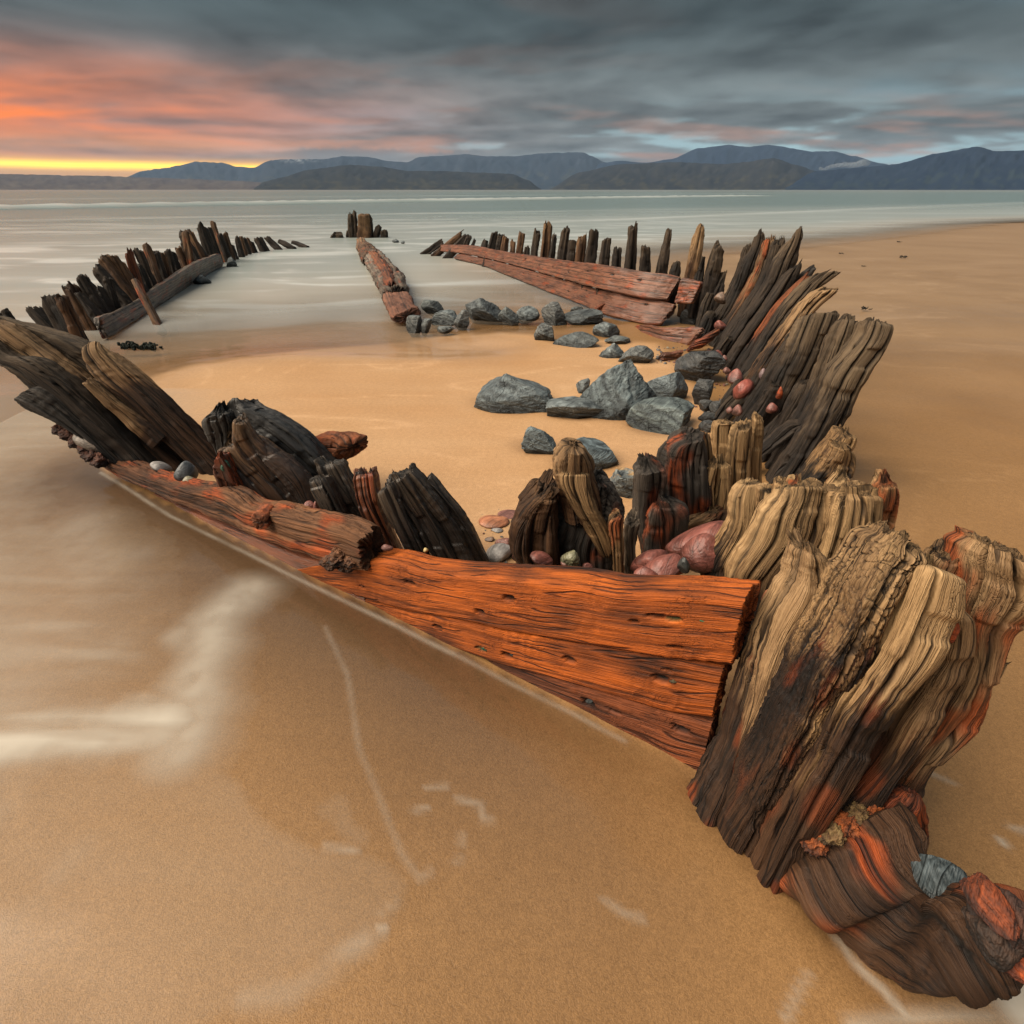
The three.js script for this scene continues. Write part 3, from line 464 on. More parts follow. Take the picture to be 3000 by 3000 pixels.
hill([[1610, 553], [1694, 505], [1811, 481], [1966, 475], [2106, 481], [2175, 474], [2245, 463], [2323, 485], [2377, 501], [2480, 515], [2620, 552]], 4600, 6, [[.012, .014, .018], [.028, .028, .027], [.045, .043, .03]], 'dark lower hill in front of the double topped mountain');
hill([[2300, 545], [2377, 501], [2509, 491], [2603, 481], [2711, 450], [2820, 431], [2882, 444], [3000, 441], [3200, 450], [3600, 500]], 4000, 7, blue, 'steep dark blue mountain at the right end of the bay');
{
  const gs = [], r = rng(5), col = [];
  for (let i = 0; i < 14; i++) { const t = i / 13, p = atF(2405 + 130 * t, 496 - 22 * t + 8 * (r() - .5), 3700), g = new THREE.IcosahedronGeometry(1, 3); g.scale(12 + 16 * t, 7 + 9 * t, 10); g.translate(p.x, p.y, p.z); gs.push(g); }
  const g = mergeGeometries(gs.map(q => q.deleteAttribute('uv'))); for (let i = 0; i < g.attributes.position.count; i++) col.push(.6, .65, .68, 0.10); g.setAttribute('color', new THREE.Float32BufferAttribute(col, 4));
  top(mesh(g, M.smoke), 'smoke', 'faint pale smoke drifting up the hillside at right', null, null, 'stuff');
}
// ---------------------------------------------------------------- the wreck
const wreck = thing('shipwreck', V(-0.6, 0, -4), 'broken wooden ship hull of bare ribs and orange planks curving round the sand', 'shipwreck');
let seed = 10;
const near = { N: 124, Mm: 140 }, mid = { N: 60, Mm: 80 }, far = { N: 22, Mm: 26 };
const rib = (name, geo, mat = M.wood, label) => part(wreck, name, geo, mat, label);
// --- near side: the planks stand in one upright plane on the sand
const pL = atH(290, 1364, 0), pR = atH(2060, 2254, 0), pd = pR.clone().sub(pL).setY(0), pLen = pd.length(); pd.normalize();
const pn3 = V(-pd.z, 0, pd.x); if (pn3.dot(V(0, 0, 1)) < 0) pn3.negate();     // towards the camera
const onPlane = (x, y, off = 0) => { const d = dirOf(x, y), D = V(d[0], d[1], -d[2]), o = V(0, EYE, 0), q = pL.clone().addScaledVector(pn3, off); const t = q.sub(o).dot(pn3) / D.dot(pn3), p = o.addScaledVector(D, t); return [p.clone().sub(pL).dot(pd), p.y]; };
const curve = (l, s) => { if (s <= l[0][0]) return l[0][1] + (l[1][1] - l[0][1]) / (l[1][0] - l[0][0]) * (s - l[0][0]) * 0.5; for (let i = 1; i < l.length; i++) if (s <= l[i][0] || i === l.length - 1) { const t = (s - l[i - 1][0]) / (l[i][0] - l[i - 1][0]); return lerp(l[i - 1][1], l[i][1], t); } };
function board(lowPx, highPx, s0, s1, { th = 0.1, off = 0, n = 24, holes = [], gap = 0.0015, ...o }) {
  const lo = typeof lowPx === 'number' ? null : lowPx.map(p => onPlane(...p, off)), hi = highPx.map(p => onPlane(...p, off - th * (o.lid ?? 0))), st = [];
  for (let i = 0; i <= n; i++) { const s = lerp(s0, s1, i / n), a = lo ? Math.max(curve(lo, s) + gap, -0.15) : lowPx, b = Math.max(curve(hi, s) - gap, a + 0.03), q = pL.clone().addScaledVector(pd, s).addScaledVector(pn3, off - th / 2); st.push({ L: V(q.x, a, q.z), R: V(q.x, b, q.z), th }); }
  const hs = holes.map(h => { const [s, y] = onPlane(h[0], h[1], off), t = (s - s0) / (s1 - s0), k = clamp(t) * n, i = Math.min(n - 1, Math.floor(k)); const cy = lerp((st[i].L.y + st[i].R.y) / 2, (st[i + 1].L.y + st[i + 1].R.y) / 2, k - i); return { l: s - s0, x: y - cy, rl: h[2] ?? 0.030, rx: h[3] ?? 0.015, green: h[4], side: 1 }; });
  return timber(st, { holes: hs, ...o });
}
const topR = [[560, 1560], [900, 1640], [1050, 1612], [1064, 1599], [1147, 1607], [1188, 1605], [1297, 1636], [1426, 1646], [1529, 1650], [1622, 1660], [1720, 1655], [1762, 1668], [1866, 1684], [2010, 1684], [2171, 1684], [2218, 1689], [2240, 1694]];
const seam1 = [[700, 1620], [1000, 1735], [1182, 1789], [1357, 1820], [1471, 1847], [1673, 1884], [1808, 1907], [2117, 1958]], seam2 = [[1150, 1840], [1323, 1900], [1431, 1937], [1579, 1978], [1740, 2022], [1969, 2092], [2104, 2116]];
const sOf = (x, y, off) => onPlane(x, y, off)[0];
const hp = (l) => l.map(([x, y, ...r]) => [...zH(x, y), ...r]);
const redO = { pal: 'red', patch: 1.5, N: 130, Mm: 460, pow: 14, split: 0.003, strip: .12, step: .0012, ragged: .002, chips: .1, crackDark: .45, groove: 0.0012, grooveF: 90, lump: 0.0025, bleach: 0, rust: 0, damp: 0.0, round: 0.08, jag: 0.006, jag0: 0.01, jf: 60, stretch: 1.2 };
const plankA = rib('plank', board(seam1, topR, sOf(600, 1560), sOf(2178, 1811), { ...redO, lid: .9, th: 0.13, seed: 3, holes: hp([[790, 385], [650, 445], [320, 315], [110, 330, .02, .008], [1490, 465, .03, .010], [1575, 480, .028, .009, 1], [1385, 488, .02, .006], [1580, 605, .02, .008], [1000, 580, .015, .008]]), back: 0 }), M.wood, 'bright orange uppermost plank with wavy grain and a squared end');
const plankB = rib('plank', board(seam2, seam1, sOf(1000, 1740), sOf(2104, 2030), { ...redO, th: 0.11, seed: 5, off: -0.006, holes: hp([[430, 505], [620, 600, .03, .012, 1], [740, 628], [1025, 650], [1445, 740, .03, .018], [1480, 700, .02, .004]]) }), M.wood, 'orange middle plank with dark bolt holes');
const plankC = rib('plank', board(-0.15, seam2, sOf(1230, 1860), sOf(2068, 2190), { ...redO, th: 0.10, seed: 8, Mm: 420, off: -0.012, rust: 0, pal: 'rust', damp: 0, bleach: 0, holes: hp([[1075, 830], [1485, 950], [1190, 870, .03, .004]]) }), M.wood, 'lowest orange plank sunk in the sand');
const brownLow = [[240, 1345], [300, 1372], [393, 1425], [500, 1480], [578, 1512], [728, 1572], [862, 1632], [940, 1655], [1018, 1680], [1050, 1690]], brownTop = [[240, 1318], [305, 1333], [393, 1364], [455, 1390], [523, 1411], [567, 1416], [588, 1421], [680, 1431], [717, 1462], [753, 1483], [790, 1480], [816, 1483], [872, 1501], [1028, 1535], [1045, 1542]];
const lowStrip = rib('plank', board(-0.12, brownLow.map(([x, y]) => [x, y - 4]), sOf(330, 1385), sOf(1060, 1705), { ...redO, pal: 'rust', Mm: 300, N: 90, th: 0.09, seed: 31, off: -0.004 }), M.wet, 'dark reddish plank under the weathered brown one');
const brown = rib('plank', board(brownLow, brownTop, sOf(262, 1325, 0.045), sOf(1045, 1600, 0.045), { ...redO, lid: .4, patch: .9, pal: 'russet', rust: 0.20, N: 130, Mm: 360, th: 0.15, off: 0.045, seed: 12, pow: 5, groove: 0.003, lump: 0.010, bleach: .30, bleachAt: .5, jag: 0.02, jag0: 0.01, split: 0.012, strip: .06, step: .005, ragged: .008, scoop: 0.010 }), M.wood, 'weathered brown upper plank with a broken hollow end');
// iron bolts left in some holes of the planks
function bolt(owner, zz, x, y, r, off, color, name = 'bolt') {
  const [s, h] = onPlane(...zz(x, y), off), p = pL.clone().addScaledVector(pd, s).addScaledVector(pn3, off - 0.012).setY(h), g = rockGeo(Math.round(x + y), 5, { planes: 7, a: color.map(c => c * .5), b: color, rough: .12 }, r * 1.5, r * 0.8, r); g.translate(p.x, p.y, p.z);
  return part(owner, name, g, M.iron);
}
bolt(plankA, zH, 1575, 480, .010, 0, [.04, .22, .10]); bolt(plankB, zH, 620, 600, .011, 0, [.03, .20, .11]); bolt(plankB, zH, 1445, 742, .011, 0, [.09, .07, .03]); bolt(plankA, zH, 790, 387, .009, 0, [.03, .03, .03]); bolt(plankB, zH, 740, 628, .009, 0, [.03, .03, .03]); bolt(plankC, zH, 1075, 832, .010, 0, [.04, .05, .05]);
{ // stub of a bolt on the brown plank and the rust clump in its broken end
  const c = onPlane(...zD(490, 800), .06), p = pL.clone().addScaledVector(pd, c[0]).setY(c[1]), a = p.clone().addScaledVector(pn3, 0.0), b = p.clone().addScaledVector(pn3, 0.085).addScaledVector(pd, 0.05), up = V(0, .042, 0);
  part(brown, 'bolt_stub', timber([{ L: a.clone().sub(up), R: a.clone().add(up), th: .085 }, { L: b.clone().sub(up), R: b.clone().add(up), th: .08 }], { pal: 'rust', N: 40, Mm: 24, pow: 2.6, seed: 77, jag: .1, rust: .45, bleach: .4, damp: 0 }), M.iron);
  for (const [x, y, r, k] of [[960, 1030, .055, 1], [900, 1060, .045, 2], [1010, 1060, .035, 3], [985, 1090, .03, 4]]) { const q = onPlane(...zD(x, y), .05), s = pL.clone().addScaledVector(pd, q[0]).addScaledVector(pn3, 0.035).setY(q[1]), g = rockGeo(300 + k, 16, { planes: 5, rough: .55, a: [.03, .014, .008], b: [.22, .085, .03] }, r * 1.3, r * .8, r); g.translate(s.x, s.y, s.z); part(brown, 'rust_clump', g, M.iron); }
  const q = zE(1500, 1190), end = 0;
}
// --- near left timbers that lean out over the water
const TA = (name, rows, o, label) => rib(name, edged(zA, rows, { ...near, seed: ++seed, split: .016, strip: .055, step: .008, groove: .003, foot: .1, ...o }), o.mat || M.wood, label);
TA('rib', [[1000, 1730, 1230, 1640], [600, 1350, 820, 1200], [330, 1080, 520, 990], [90, 900, 180, 870], [0, 855, 40, 830]], { f: 3.62, df: .1, th: .16, pal: 'dark', bleach: .55, bleachAt: .55, jag: .05 }, 'long dark timber of the leaning pair at far left');
TA('rib', [[940, 1730, 1090, 1690], [590, 1390, 670, 1310], [280, 1130, 360, 1060], [50, 960, 120, 890], [-20, 900, 30, 850]], { f: 3.50, df: .1, th: .17, pal: 'brown', bleach: .7, bleachAt: .5, jag: .06, low: 'sodden', wetLine: .45 }, 'long leaning timber with a pale bleached strip at far left');
TA('rib', [[780, 1700, 960, 1720], [420, 1420, 580, 1330], [160, 1180, 280, 1080], [50, 1090, 110, 1040], [-40, 1000, 20, 960]], { f: 3.40, df: .1, th: .17, pal: 'dark', bleach: .45, bleachAt: .6, jag: .06 });
TA('rib', [[620, 1600, 760, 1700], [360, 1420, 470, 1400], [180, 1330, 260, 1230], [125, 1285, 180, 1240]], { f: 3.36, df: .02, th: .12, pal: 'char', bleach: .4, jag: .04, Mm: 120 });
TA('rib', [[1120, 1690, 1260, 1620], [760, 1340, 1010, 1340], [580, 1180, 800, 1150], [510, 1060, 640, 1030], [540, 1020, 600, 1005]], { f: 3.44, df: .10, th: .14, pal: 'brown', bleach: .75, bleachAt: .72, wetLine: .62, low: 'sodden', jag: .03, lump: .014, round: .5, step: .003 }, 'leaning timber with a smooth rounded bleached head');
TA('rib', [[800, 1500, 880, 1420], [520, 1230, 700, 1300], [490, 1190, 560, 1180]], { f: 3.42, th: .1, pal: 'brown', bleach: .8, bleachAt: .5, low: 'sodden', wetLine: .45, Mm: 90, N: 70, jag: .12 });
// a corroded strap of iron lumps on the end of the brown plank
for (let i = 0; i < 6; i++) { const t = i / 5, [x, y] = zA(345 + 210 * t, 1455 + 185 * t), p = atF(x, y, 3.40 - .12 * t), g = rockGeo(400 + i, 14, { planes: 7, rough: .4, a: [.025, .012, .009], b: [.16, .055, .028] }, .052, .050, .05); g.translate(p.x, p.y, p.z); rib('iron_strap', g, M.iron); }
// --- ribs along the near planks, left of the gap
const TD = (name, rows, o, label) => rib(name, edged(zD, rows, { ...near, seed: ++seed, split: .018, strip: .05, step: .008, foot: .22, pal: 'dark', bleach: .25, bleachAt: .8, th: .12, pow: 6, ...o }), o.mat || M.wet, label);
TD('rib', [[640, 910, 860, 740], [480, 740, 760, 555], [340, 560, 610, 430], [278, 420, 480, 340]], { f: 2.75, df: .08, th: .14, pow: 8, pal: 'brown', bleach: .2, low: 'sodden', wetLine: .8, lump: .012, jag: .08, strip: .07, step: .012 }, 'broad dark timber with a broken end above the weathered brown plank');
TD('rib', [[470, 520, 580, 440], [390, 400, 500, 360], [370, 310, 455, 300], [380, 235, 425, 255]], { f: 2.78, th: .1, pow: 5, pal: 'brown', bleach: .3, low: 'sodden', wetLine: .5, jag: .1, N: 70, Mm: 80 });
TD('rib', [[800, 600, 930, 520], [560, 420, 760, 330], [440, 320, 580, 210], [375, 250, 470, 165], [385, 140, 425, 115]], { f: 2.98, df: .1, th: .2, pal: 'char', cross: .4, lump: .03, jag: .1, point: .06 }, 'thick black log with a pointed broken tip');
TD('rib', [[270, 420, 350, 400], [220, 300, 370, 280], [200, 250, 360, 230], [240, 200, 325, 180]], { f: 2.95, th: .14, pal: 'char', cross: .4, lump: .03, jag: .25, N: 80, Mm: 80 });
TD('rib', [[260, 560, 420, 640], [255, 480, 330, 470], [270, 450, 310, 445]], { f: 2.72, th: .1, pal: 'rust', rust: .4, N: 70, Mm: 70, lump: .02, jag: .2 });
TD('rib', [[970, 930, 1090, 960], [865, 740, 970, 735], [790, 590, 885, 560]], { f: 2.42, df: .06, jag: .1 });
TD('rib', [[1070, 960, 1200, 980], [930, 700, 1070, 680], [830, 500, 960, 470]], { f: 2.50, df: .08, jag: .12 });
TD('rib', [[1180, 970, 1320, 995], [1070, 730, 1200, 710], [1035, 560, 1170, 540]], { f: 2.38, df: .08, pal: 'rust', rust: .12, bleach: .2, jag: .1 });
TD('rib', [[1330, 990, 1460, 1010], [1250, 810, 1360, 790], [1190, 640, 1270, 590]], { f: 2.20, df: .06, jag: .08, lump: .02 });
TD('rib', [[1490, 1015, 1620, 1030], [1370, 800, 1480, 760], [1235, 580, 1330, 525]], { f: 2.24, df: .07, jag: .08 });
TD('rib', [[1625, 1035, 1730, 1045], [1500, 800, 1580, 760], [1335, 570, 1385, 510]], { f: 2.27, df: .07, jag: .05 });
TD('rib', [[1735, 1045, 1800, 1050], [1610, 830, 1660, 790], [1430, 600, 1465, 560]], { f: 2.31, df: .07, jag: .05, th: .1 });
// --- the stump beside the gap
const TE = (name, rows, o, label) => rib(name, edged(zE, rows, { ...near, seed: ++seed, split: .014, strip: .05, step: .005, foot: .3, th: .16, ...o }), o.mat || M.wood, label);
TE('stump', [[330, 950, 830, 950], [320, 760, 818, 720], [390, 600, 812, 580], [490, 450, 770, 440], [590, 380, 725, 370]], { f: 2.08, th: .2, pal: 'char', cross: .8, lump: .03, jag: .08, rust: .14, wetLine: .3, pow: 3, round: .3 }, 'black cracked block behind the pale timber of the stump');
TE('stump', [[455, 480, 690, 470], [425, 350, 655, 360], [430, 270, 645, 290], [470, 215, 610, 225], [490, 190, 590, 205]], { f: 2.03, th: .16, foot: .1, pal: 'brown', bleach: .6, bleachAt: .4, cross: .5, lump: .02, jag: .06, pow: 2.8, round: .6, N: 90, Mm: 90 }, 'brown rounded knob on top of the stump');
TE('stump', [[250, 900, 440, 900], [200, 720, 450, 720], [240, 560, 450, 560], [295, 490, 440, 470], [340, 450, 430, 445]], { f: 2.02, th: .22, pal: 'brown', bleach: .1, damp: .8, wetLine: .9, lump: .035, cross: .3, jag: .18, split: .03 }, 'dark stump left of the pale timber');
TE('stump', [[690, 810, 775, 830], [600, 660, 745, 690], [510, 520, 670, 530], [445, 400, 645, 410], [440, 345, 640, 345]], { f: 1.97, df: .02, th: .12, foot: 0, jag0: .12, pal: 'tan', bleach: .4, damp: .9, wetLine: .15, lump: .012, scoop: .01, jag: .06, step: .003, strip: .08 }, 'pale bleached timber leaning against the front of the stump');
TE('stump', [[760, 920, 820, 925], [750, 760, 818, 760], [735, 640, 812, 620], [770, 590, 800, 580]], { f: 1.93, th: .08, pal: 'tan', rust: .2, damp: .6, wetLine: .5, N: 70, Mm: 90 });
// --- the charred frame and its pale posts
TE('rib', [[830, 900, 900, 905], [830, 740, 890, 740], [850, 620, 915, 610]], { f: 2.2, th: .1, pal: 'grey', damp: .5, N: 60, Mm: 80, jag: .15 });
TE('rib', [[940, 900, 1110, 900], [880, 640, 1060, 640], [890, 460, 1060, 460], [900, 330, 1050, 320], [915, 310, 1020, 285]], { f: 2.42, th: .2, pal: 'char', rust: .08, cross: .4, lump: .025, jag: .08 }, 'charred black end of the frame behind the red stones');
TE('rib', [[945, 860, 1180, 860], [945, 700, 1170, 700], [955, 600, 1170, 560], [985, 520, 1100, 510]], { f: 2.32, th: .12, pal: 'char', rust: .24, lump: .03, jag: .15, N: 90, Mm: 110 });
TE('rib', [[1040, 560, 1300, 560], [1030, 420, 1300, 430], [1040, 280, 1290, 300], [1090, 190, 1270, 160], [1150, 150, 1260, 130]], { f: 2.62, th: .18, pal: 'char', rust: .24, lump: .03, cross: .4, jag: .08 }, 'rust stained charred timber curving up behind the red stones');
TE('rib', [[1000, 720, 1440, 700], [1050, 620, 1440, 640], [1200, 570, 1430, 590]], { f: 2.55, th: .16, pal: 'brown', rust: .3, lump: .03, jag: .3, N: 100, Mm: 70 });
for (const [r, o] of [
  [[[1250, 560, 1320, 560], [1255, 330, 1320, 330], [1250, 150, 1310, 140]], { f: 2.74, pal: 'brown', rust: .2 }],
  [[[1320, 560, 1420, 560], [1330, 300, 1420, 300], [1330, 110, 1440, 110], [1350, 70, 1430, 62]], { f: 2.90, pal: 'tan', wetLine: .35, damp: .7 }],
  [[[1245, 560, 1330, 560], [1240, 420, 1330, 420], [1290, 300, 1350, 290]], { f: 2.6, pal: 'tan', bleach: .3 }],
  [[[1320, 560, 1420, 560], [1340, 420, 1420, 420], [1350, 300, 1410, 285]], { f: 2.62, pal: 'tan' }],
  [[[1390, 560, 1540, 560], [1400, 380, 1540, 380], [1420, 200, 1545, 200], [1450, 90, 1540, 70]], { f: 2.66, pal: 'tan', jag: .1 }],
  [[[1500, 540, 1590, 540], [1520, 300, 1600, 300], [1540, 120, 1612, 100], [1550, 50, 1605, 35]], { f: 2.72, pal: 'tan', jag: .06 }],
]) TE('post', r, { th: .09, N: 64, Mm: 100, jag: .12, split: .018, ...o });
// --- the bow: pale slabs and thick stem timbers
const TF = (name, rows, o, label) => rib(name, edged(zF, rows, { ...near, seed: ++seed, split: .018, strip: .06, step: .007, foot: .2, th: .15, ...o }), o.mat || M.wood, label);
TF('rib', [[110, 860, 260, 860], [150, 640, 330, 640], [260, 450, 400, 460], [275, 300, 440, 280], [320, 220, 440, 205]], { f: 1.9, df: .05, th: .11, pal: 'tan', wetLine: .46, low: 'sodden', jag: .06 }, 'narrow pale post leaning beside the red stones');
TF('slab', [[230, 860, 560, 880], [270, 700, 620, 720], [380, 520, 780, 520], [440, 380, 800, 400], [520, 290, 795, 300], [545, 235, 775, 245]], { f: 1.55, df: .06, th: .13, pal: 'tan', bleach: .55, bleachAt: .4, jag: .16, jf: 16, lump: .008, low: 'sodden', wetLine: .14 }, 'broad pale slab with swirling grain behind the end of the orange plank');
TF('slab', [[640, 1040, 880, 1040], [700, 760, 960, 760], [770, 520, 1060, 540], [810, 350, 1100, 370], [830, 260, 1080, 275]], { f: 1.50, df: .05, th: .15, pal: 'tan', bleach: .3, jag: .09, low: 'sodden', wetLine: .22 }, 'second pale slab with a squared top right of the swirling one');
TF('rib', [[980, 640, 1120, 640], [1030, 420, 1150, 420], [1080, 270, 1180, 270], [1100, 210, 1170, 195]], { f: 1.66, th: .1, pal: 'tan', rust: .35, jag: .14, N: 80, Mm: 100 });
for (const [r, f] of [[[[470, 460, 560, 460], [510, 300, 600, 290], [530, 210, 590, 200]], 1.66], [[[590, 330, 690, 330], [600, 240, 690, 230], [620, 200, 670, 190]], 1.75], [[[680, 330, 800, 330], [690, 250, 790, 240], [710, 220, 770, 215]], 1.7], [[[790, 330, 940, 330], [800, 250, 930, 210], [860, 180, 915, 165]], 1.8], [[[920, 330, 1080, 330], [930, 260, 1060, 250], [970, 235, 1030, 230]], 1.7], [[[440, 480, 500, 470], [445, 300, 510, 290], [455, 255, 500, 250]], 1.7]]) TF('splinter', r, { f, th: .07, N: 48, Mm: 60, pal: 'tan', rust: .12, jag: .25, split: .01 });
TF('rib', [[110, 1910, 240, 2000], [210, 1680, 370, 1730], [340, 1350, 480, 1420], [450, 1020, 690, 1080], [570, 780, 800, 840], [610, 660, 790, 670], [630, 575, 745, 580]], { f: [1.12, 1.16, 1.2, 1.24, 1.27, 1.29, 1.3], th: .16, pal: 'brown', bleach: .95, bleachAt: .42, low: 'sodden', lowRust: .35, wetLine: .42, jag: .08, lump: .012, scoop: .012 }, 'narrow leaning timber just right of the orange plank end');
const stem = { N: 200, Mm: 230, th: .2, pow: 4.5, jag: .04, jf: 12, round: .25, lump: .012, split: .040, strip: .10, step: .008, chips: .5, foot: .05, ragged: .002, patch: 1.25, low: 'sodden' };
TF('stem_timber', [[470, 2330, 740, 2330], [440, 1930, 980, 1970], [530, 1610, 1150, 1700], [730, 1290, 1330, 1340], [910, 970, 1430, 1010], [1030, 780, 1410, 820]], { ...stem, f: [1.04, 1.09, 1.12, 1.15, 1.18, 1.2], th: .14, pal: 'sodden', bleach: .3, wetLine: .8 }, 'added dark backing that fills the gaps between the pale stem timbers');  // added backing, coloured dark so the gaps between stem timbers look shaded
TF('stem_timber', [[220, 2080, 350, 2190], [420, 1690, 590, 1740], [620, 1300, 800, 1385], [780, 1000, 975, 1080], [920, 750, 1085, 795], [1000, 610, 1185, 650], [1075, 505, 1290, 540]], { ...stem, jag: .07, f: [1.04, 1.06, 1.08, 1.09, 1.10, 1.12, 1.13], pal: 'tan', bleach: .3, bleachAt: .6, cross: .75, wetLine: .50, lowRust: .22 }, 'stem timber with a knobbed top and cracked pale upper half');
TF('stem_timber', [[400, 2280, 540, 2360], [580, 1910, 760, 1965], [740, 1600, 950, 1665], [880, 1350, 1115, 1400], [1035, 1080, 1345, 1120], [1140, 815, 1485, 900], [1185, 690, 1485, 790], [1220, 625, 1465, 715]], { ...stem, jag: .06, f: [.94, .975, 1.0, 1.02, 1.04, 1.06, 1.07, 1.08], pal: 'tan', bleach: .45, bleachAt: .55, wetLine: .50, lowRust: .22, scoop: .010, cross: .12, round: .6 }, 'broad stem timber with a smooth pale bulging upper half');
TF('stem_timber', [[560, 2370, 720, 2350], [800, 1985, 1000, 1970], [1000, 1725, 1200, 1700], [1170, 1445, 1390, 1400], [1340, 1150, 1510, 1120], [1400, 970, 1530, 940], [1430, 870, 1500, 850]], { ...stem, f: [.95, 1.0, 1.04, 1.07, 1.1, 1.12, 1.13], pal: 'brown', bleach: .5, bleachAt: .6, wetLine: .6, lowRust: .35 }, 'dark stem timber between the bulging one and the rust headed one');
TF('stem_timber', [[740, 2330, 900, 2240], [1000, 1980, 1240, 1930], [1190, 1710, 1370, 1690], [1370, 1420, 1600, 1440], [1500, 1140, 1735, 1110], [1480, 950, 1800, 1000], [1545, 740, 1915, 850], [1555, 640, 1905, 740], [1590, 520, 1890, 610]], { ...stem, f: [.99, 1.05, 1.09, 1.12, 1.14, 1.15, 1.16, 1.17, 1.18], pal: 'brown', bleach: .85, bleachAt: .5, rust: .34, wetLine: .40, lowRust: .3, scoop: .02 }, 'stem timber with orange rust on its broad head at right edge');
TF('stem_timber', [[1180, 1900, 1330, 1780], [1330, 1600, 1520, 1560], [1480, 1380, 1680, 1360], [1600, 1270, 1770, 1260], [1700, 1210, 1780, 1230]], { f: [1.08, 1.1, 1.12, 1.13, 1.14], th: .1, pal: 'brown', bleach: .9, bleachAt: .6, jag: .1, N: 90, Mm: 120 });
TF('stem_timber', [[1380, 900, 1480, 900], [1380, 720, 1500, 720], [1420, 640, 1540, 600]], { f: 1.22, th: .1, pal: 'brown', rust: .1, jag: .15, N: 70, Mm: 80 });
{ // hanging flake of rust on the stem
  const p = atF(...zF(1465, 1100), 1.0), g = rockGeo(555, 12, { planes: 6, rough: .2, a: [.2, .03, .006], b: [.5, .09, .015] }, .034, .048, .016); g.translate(p.x, p.y, p.z); rib('rust_flake', g, M.iron, 'bright orange flake of rust on the stem');
}
// --- the gnarled forefoot below the stem
const TG = (name, rows, o, label) => rib(name, edged(zG, rows, { ...near, seed: ++seed, foot: 0, ...o }), o.mat || M.wood, label);
const foot = TG('forefoot', [[640, 1040, 1240, 600], [640, 1110, 1340, 800], [760, 1290, 1420, 1000], [900, 1460, 1620, 1130], [1060, 1640, 1800, 1230], [1160, 1740, 1960, 1350], [1280, 1770, 1920, 1530], [1440, 1770, 1790, 1620], [1550, 1760, 1690, 1690]], { N: 220, Mm: 240, f: [.92, .872, .80, .74, .675, .62, .585, .575, .57], th: [.14, .18, .2, .18, .16, .13, .09, .07, .05], pal: 'sodden', bleach: 0, rust: .045, damp: 0, lump: .055, split: .010, strip: .16, step: .004, groove: .003, grooveF: 50, ragged: .012, cross: .2, scoop: .04, jag: .05, jag0: .06, pow: 2.8 }, 'gnarled dark lump of the forefoot lying in the sand below the stem');
TG('forefoot', [[1130, 820, 1340, 850], [1130, 720, 1340, 720], [1200, 640, 1320, 650], [1240, 605, 1290, 600]], { f: [.93, .93, .94, .95], th: .1, pal: 'char', rust: .2, lump: .03, N: 80, Mm: 80, jag: .1, pow: 2.6 });
for (const [x, y, rx, ry, f, k, pl] of [[1860, 1330, .070, .052, .60, 1, { a: [.012, .007, .005], b: [.085, .030, .016] }], [1780, 1400, .05, .05, .59, 5, { a: [.012, .008, .006], b: [.07, .035, .02] }], [1850, 1490, .045, .03, .575, 2, { a: [.06, .014, .005], b: [.40, .072, .012] }], [1940, 1460, .06, .05, .585, 3, { a: [.02, .010, .006], b: [.14, .045, .02] }], [1750, 1255, .035, .026, .61, 4, { a: [.05, .014, .006], b: [.34, .07, .016] }]]) { const p = atF(...zG(x, y), f), g = rockGeo(650 + k, 30, { planes: 5, soft: .6, rough: .13, strata: .06, ...pl }, rx, ry, .06); g.translate(p.x, p.y, p.z); rib('forefoot_knob', g, M.iron, k === 1 ? 'glossy red knob at the end of the forefoot' : undefined); }
for (const [x, y, r, k] of [[760, 900, .035, 1], [840, 840, .04, 2], [920, 790, .04, 3], [1000, 740, .035, 4], [1060, 710, .03, 5], [730, 950, .025, 6], [800, 820, .022, 7]]) { const p = atF(...zG(x, y), (.86 + .012 * k)), g = rockGeo(600 + k, 16, { planes: 4, rough: .6, a: [.07, .02, .006], b: k % 2 ? [.45, .11, .02] : [.30, .19, .07] }, r * 1.2, r * .8, r); g.translate(p.x, p.y, p.z); rib('rust_clump', g, M.iron); }
// --- the ribs of the right hand side, near to far
const TC = (name, rows, o, label) => rib(name, edged(zC, rows, { ...mid, N: 80, Mm: 110, seed: ++seed, foot: .35, split: .030, strip: .065, step: .012, wetLine: .45, low: 'dark', th: .17, pal: 'dark', bleach: .5, bleachAt: .72, jag: .08, ...o }), o.mat || M.wood, label);
TC('rib', [[1080, 1980, 1300, 1980], [1180, 1860, 1400, 1900], [1280, 1740, 1430, 1760], [1300, 1695, 1400, 1690]], { f: 2.95, pal: 'tan', bleach: .3, jag: .08 }, 'short pale stub with a rounded top behind the bow slabs');
TC('rib', [[1060, 1960, 1180, 1960], [1180, 1800, 1320, 1800], [1310, 1650, 1410, 1660], [1350, 1595, 1405, 1590]], { f: 3.05, pal: 'tan', bleach: .3, jag: .2 });
TC('rib', [[820, 2000, 1080, 2000], [1000, 1720, 1250, 1720], [1170, 1420, 1390, 1440], [1290, 1160, 1520, 1180], [1465, 950, 1635, 970], [1515, 815, 1668, 850]], { f: 3.28, df: .12, th: .2, bleach: .75, bleachAt: .58, jag: .05, N: 110, Mm: 150, split: .03, splitF: 10 }, 'tall bleached rib at the right side leaning farthest out over the sand');
TC('rib', [[780, 1980, 960, 1980], [930, 1700, 1120, 1700], [1110, 1380, 1240, 1380], [1210, 1140, 1340, 1150], [1290, 930, 1405, 960], [1345, 812, 1450, 818]], { f: 3.45, df: .1, th: .18, bleach: .65, bleachAt: .6, jag: .06, N: 100, Mm: 140 }, 'bleached rib with a slot beside the farthest leaning one');
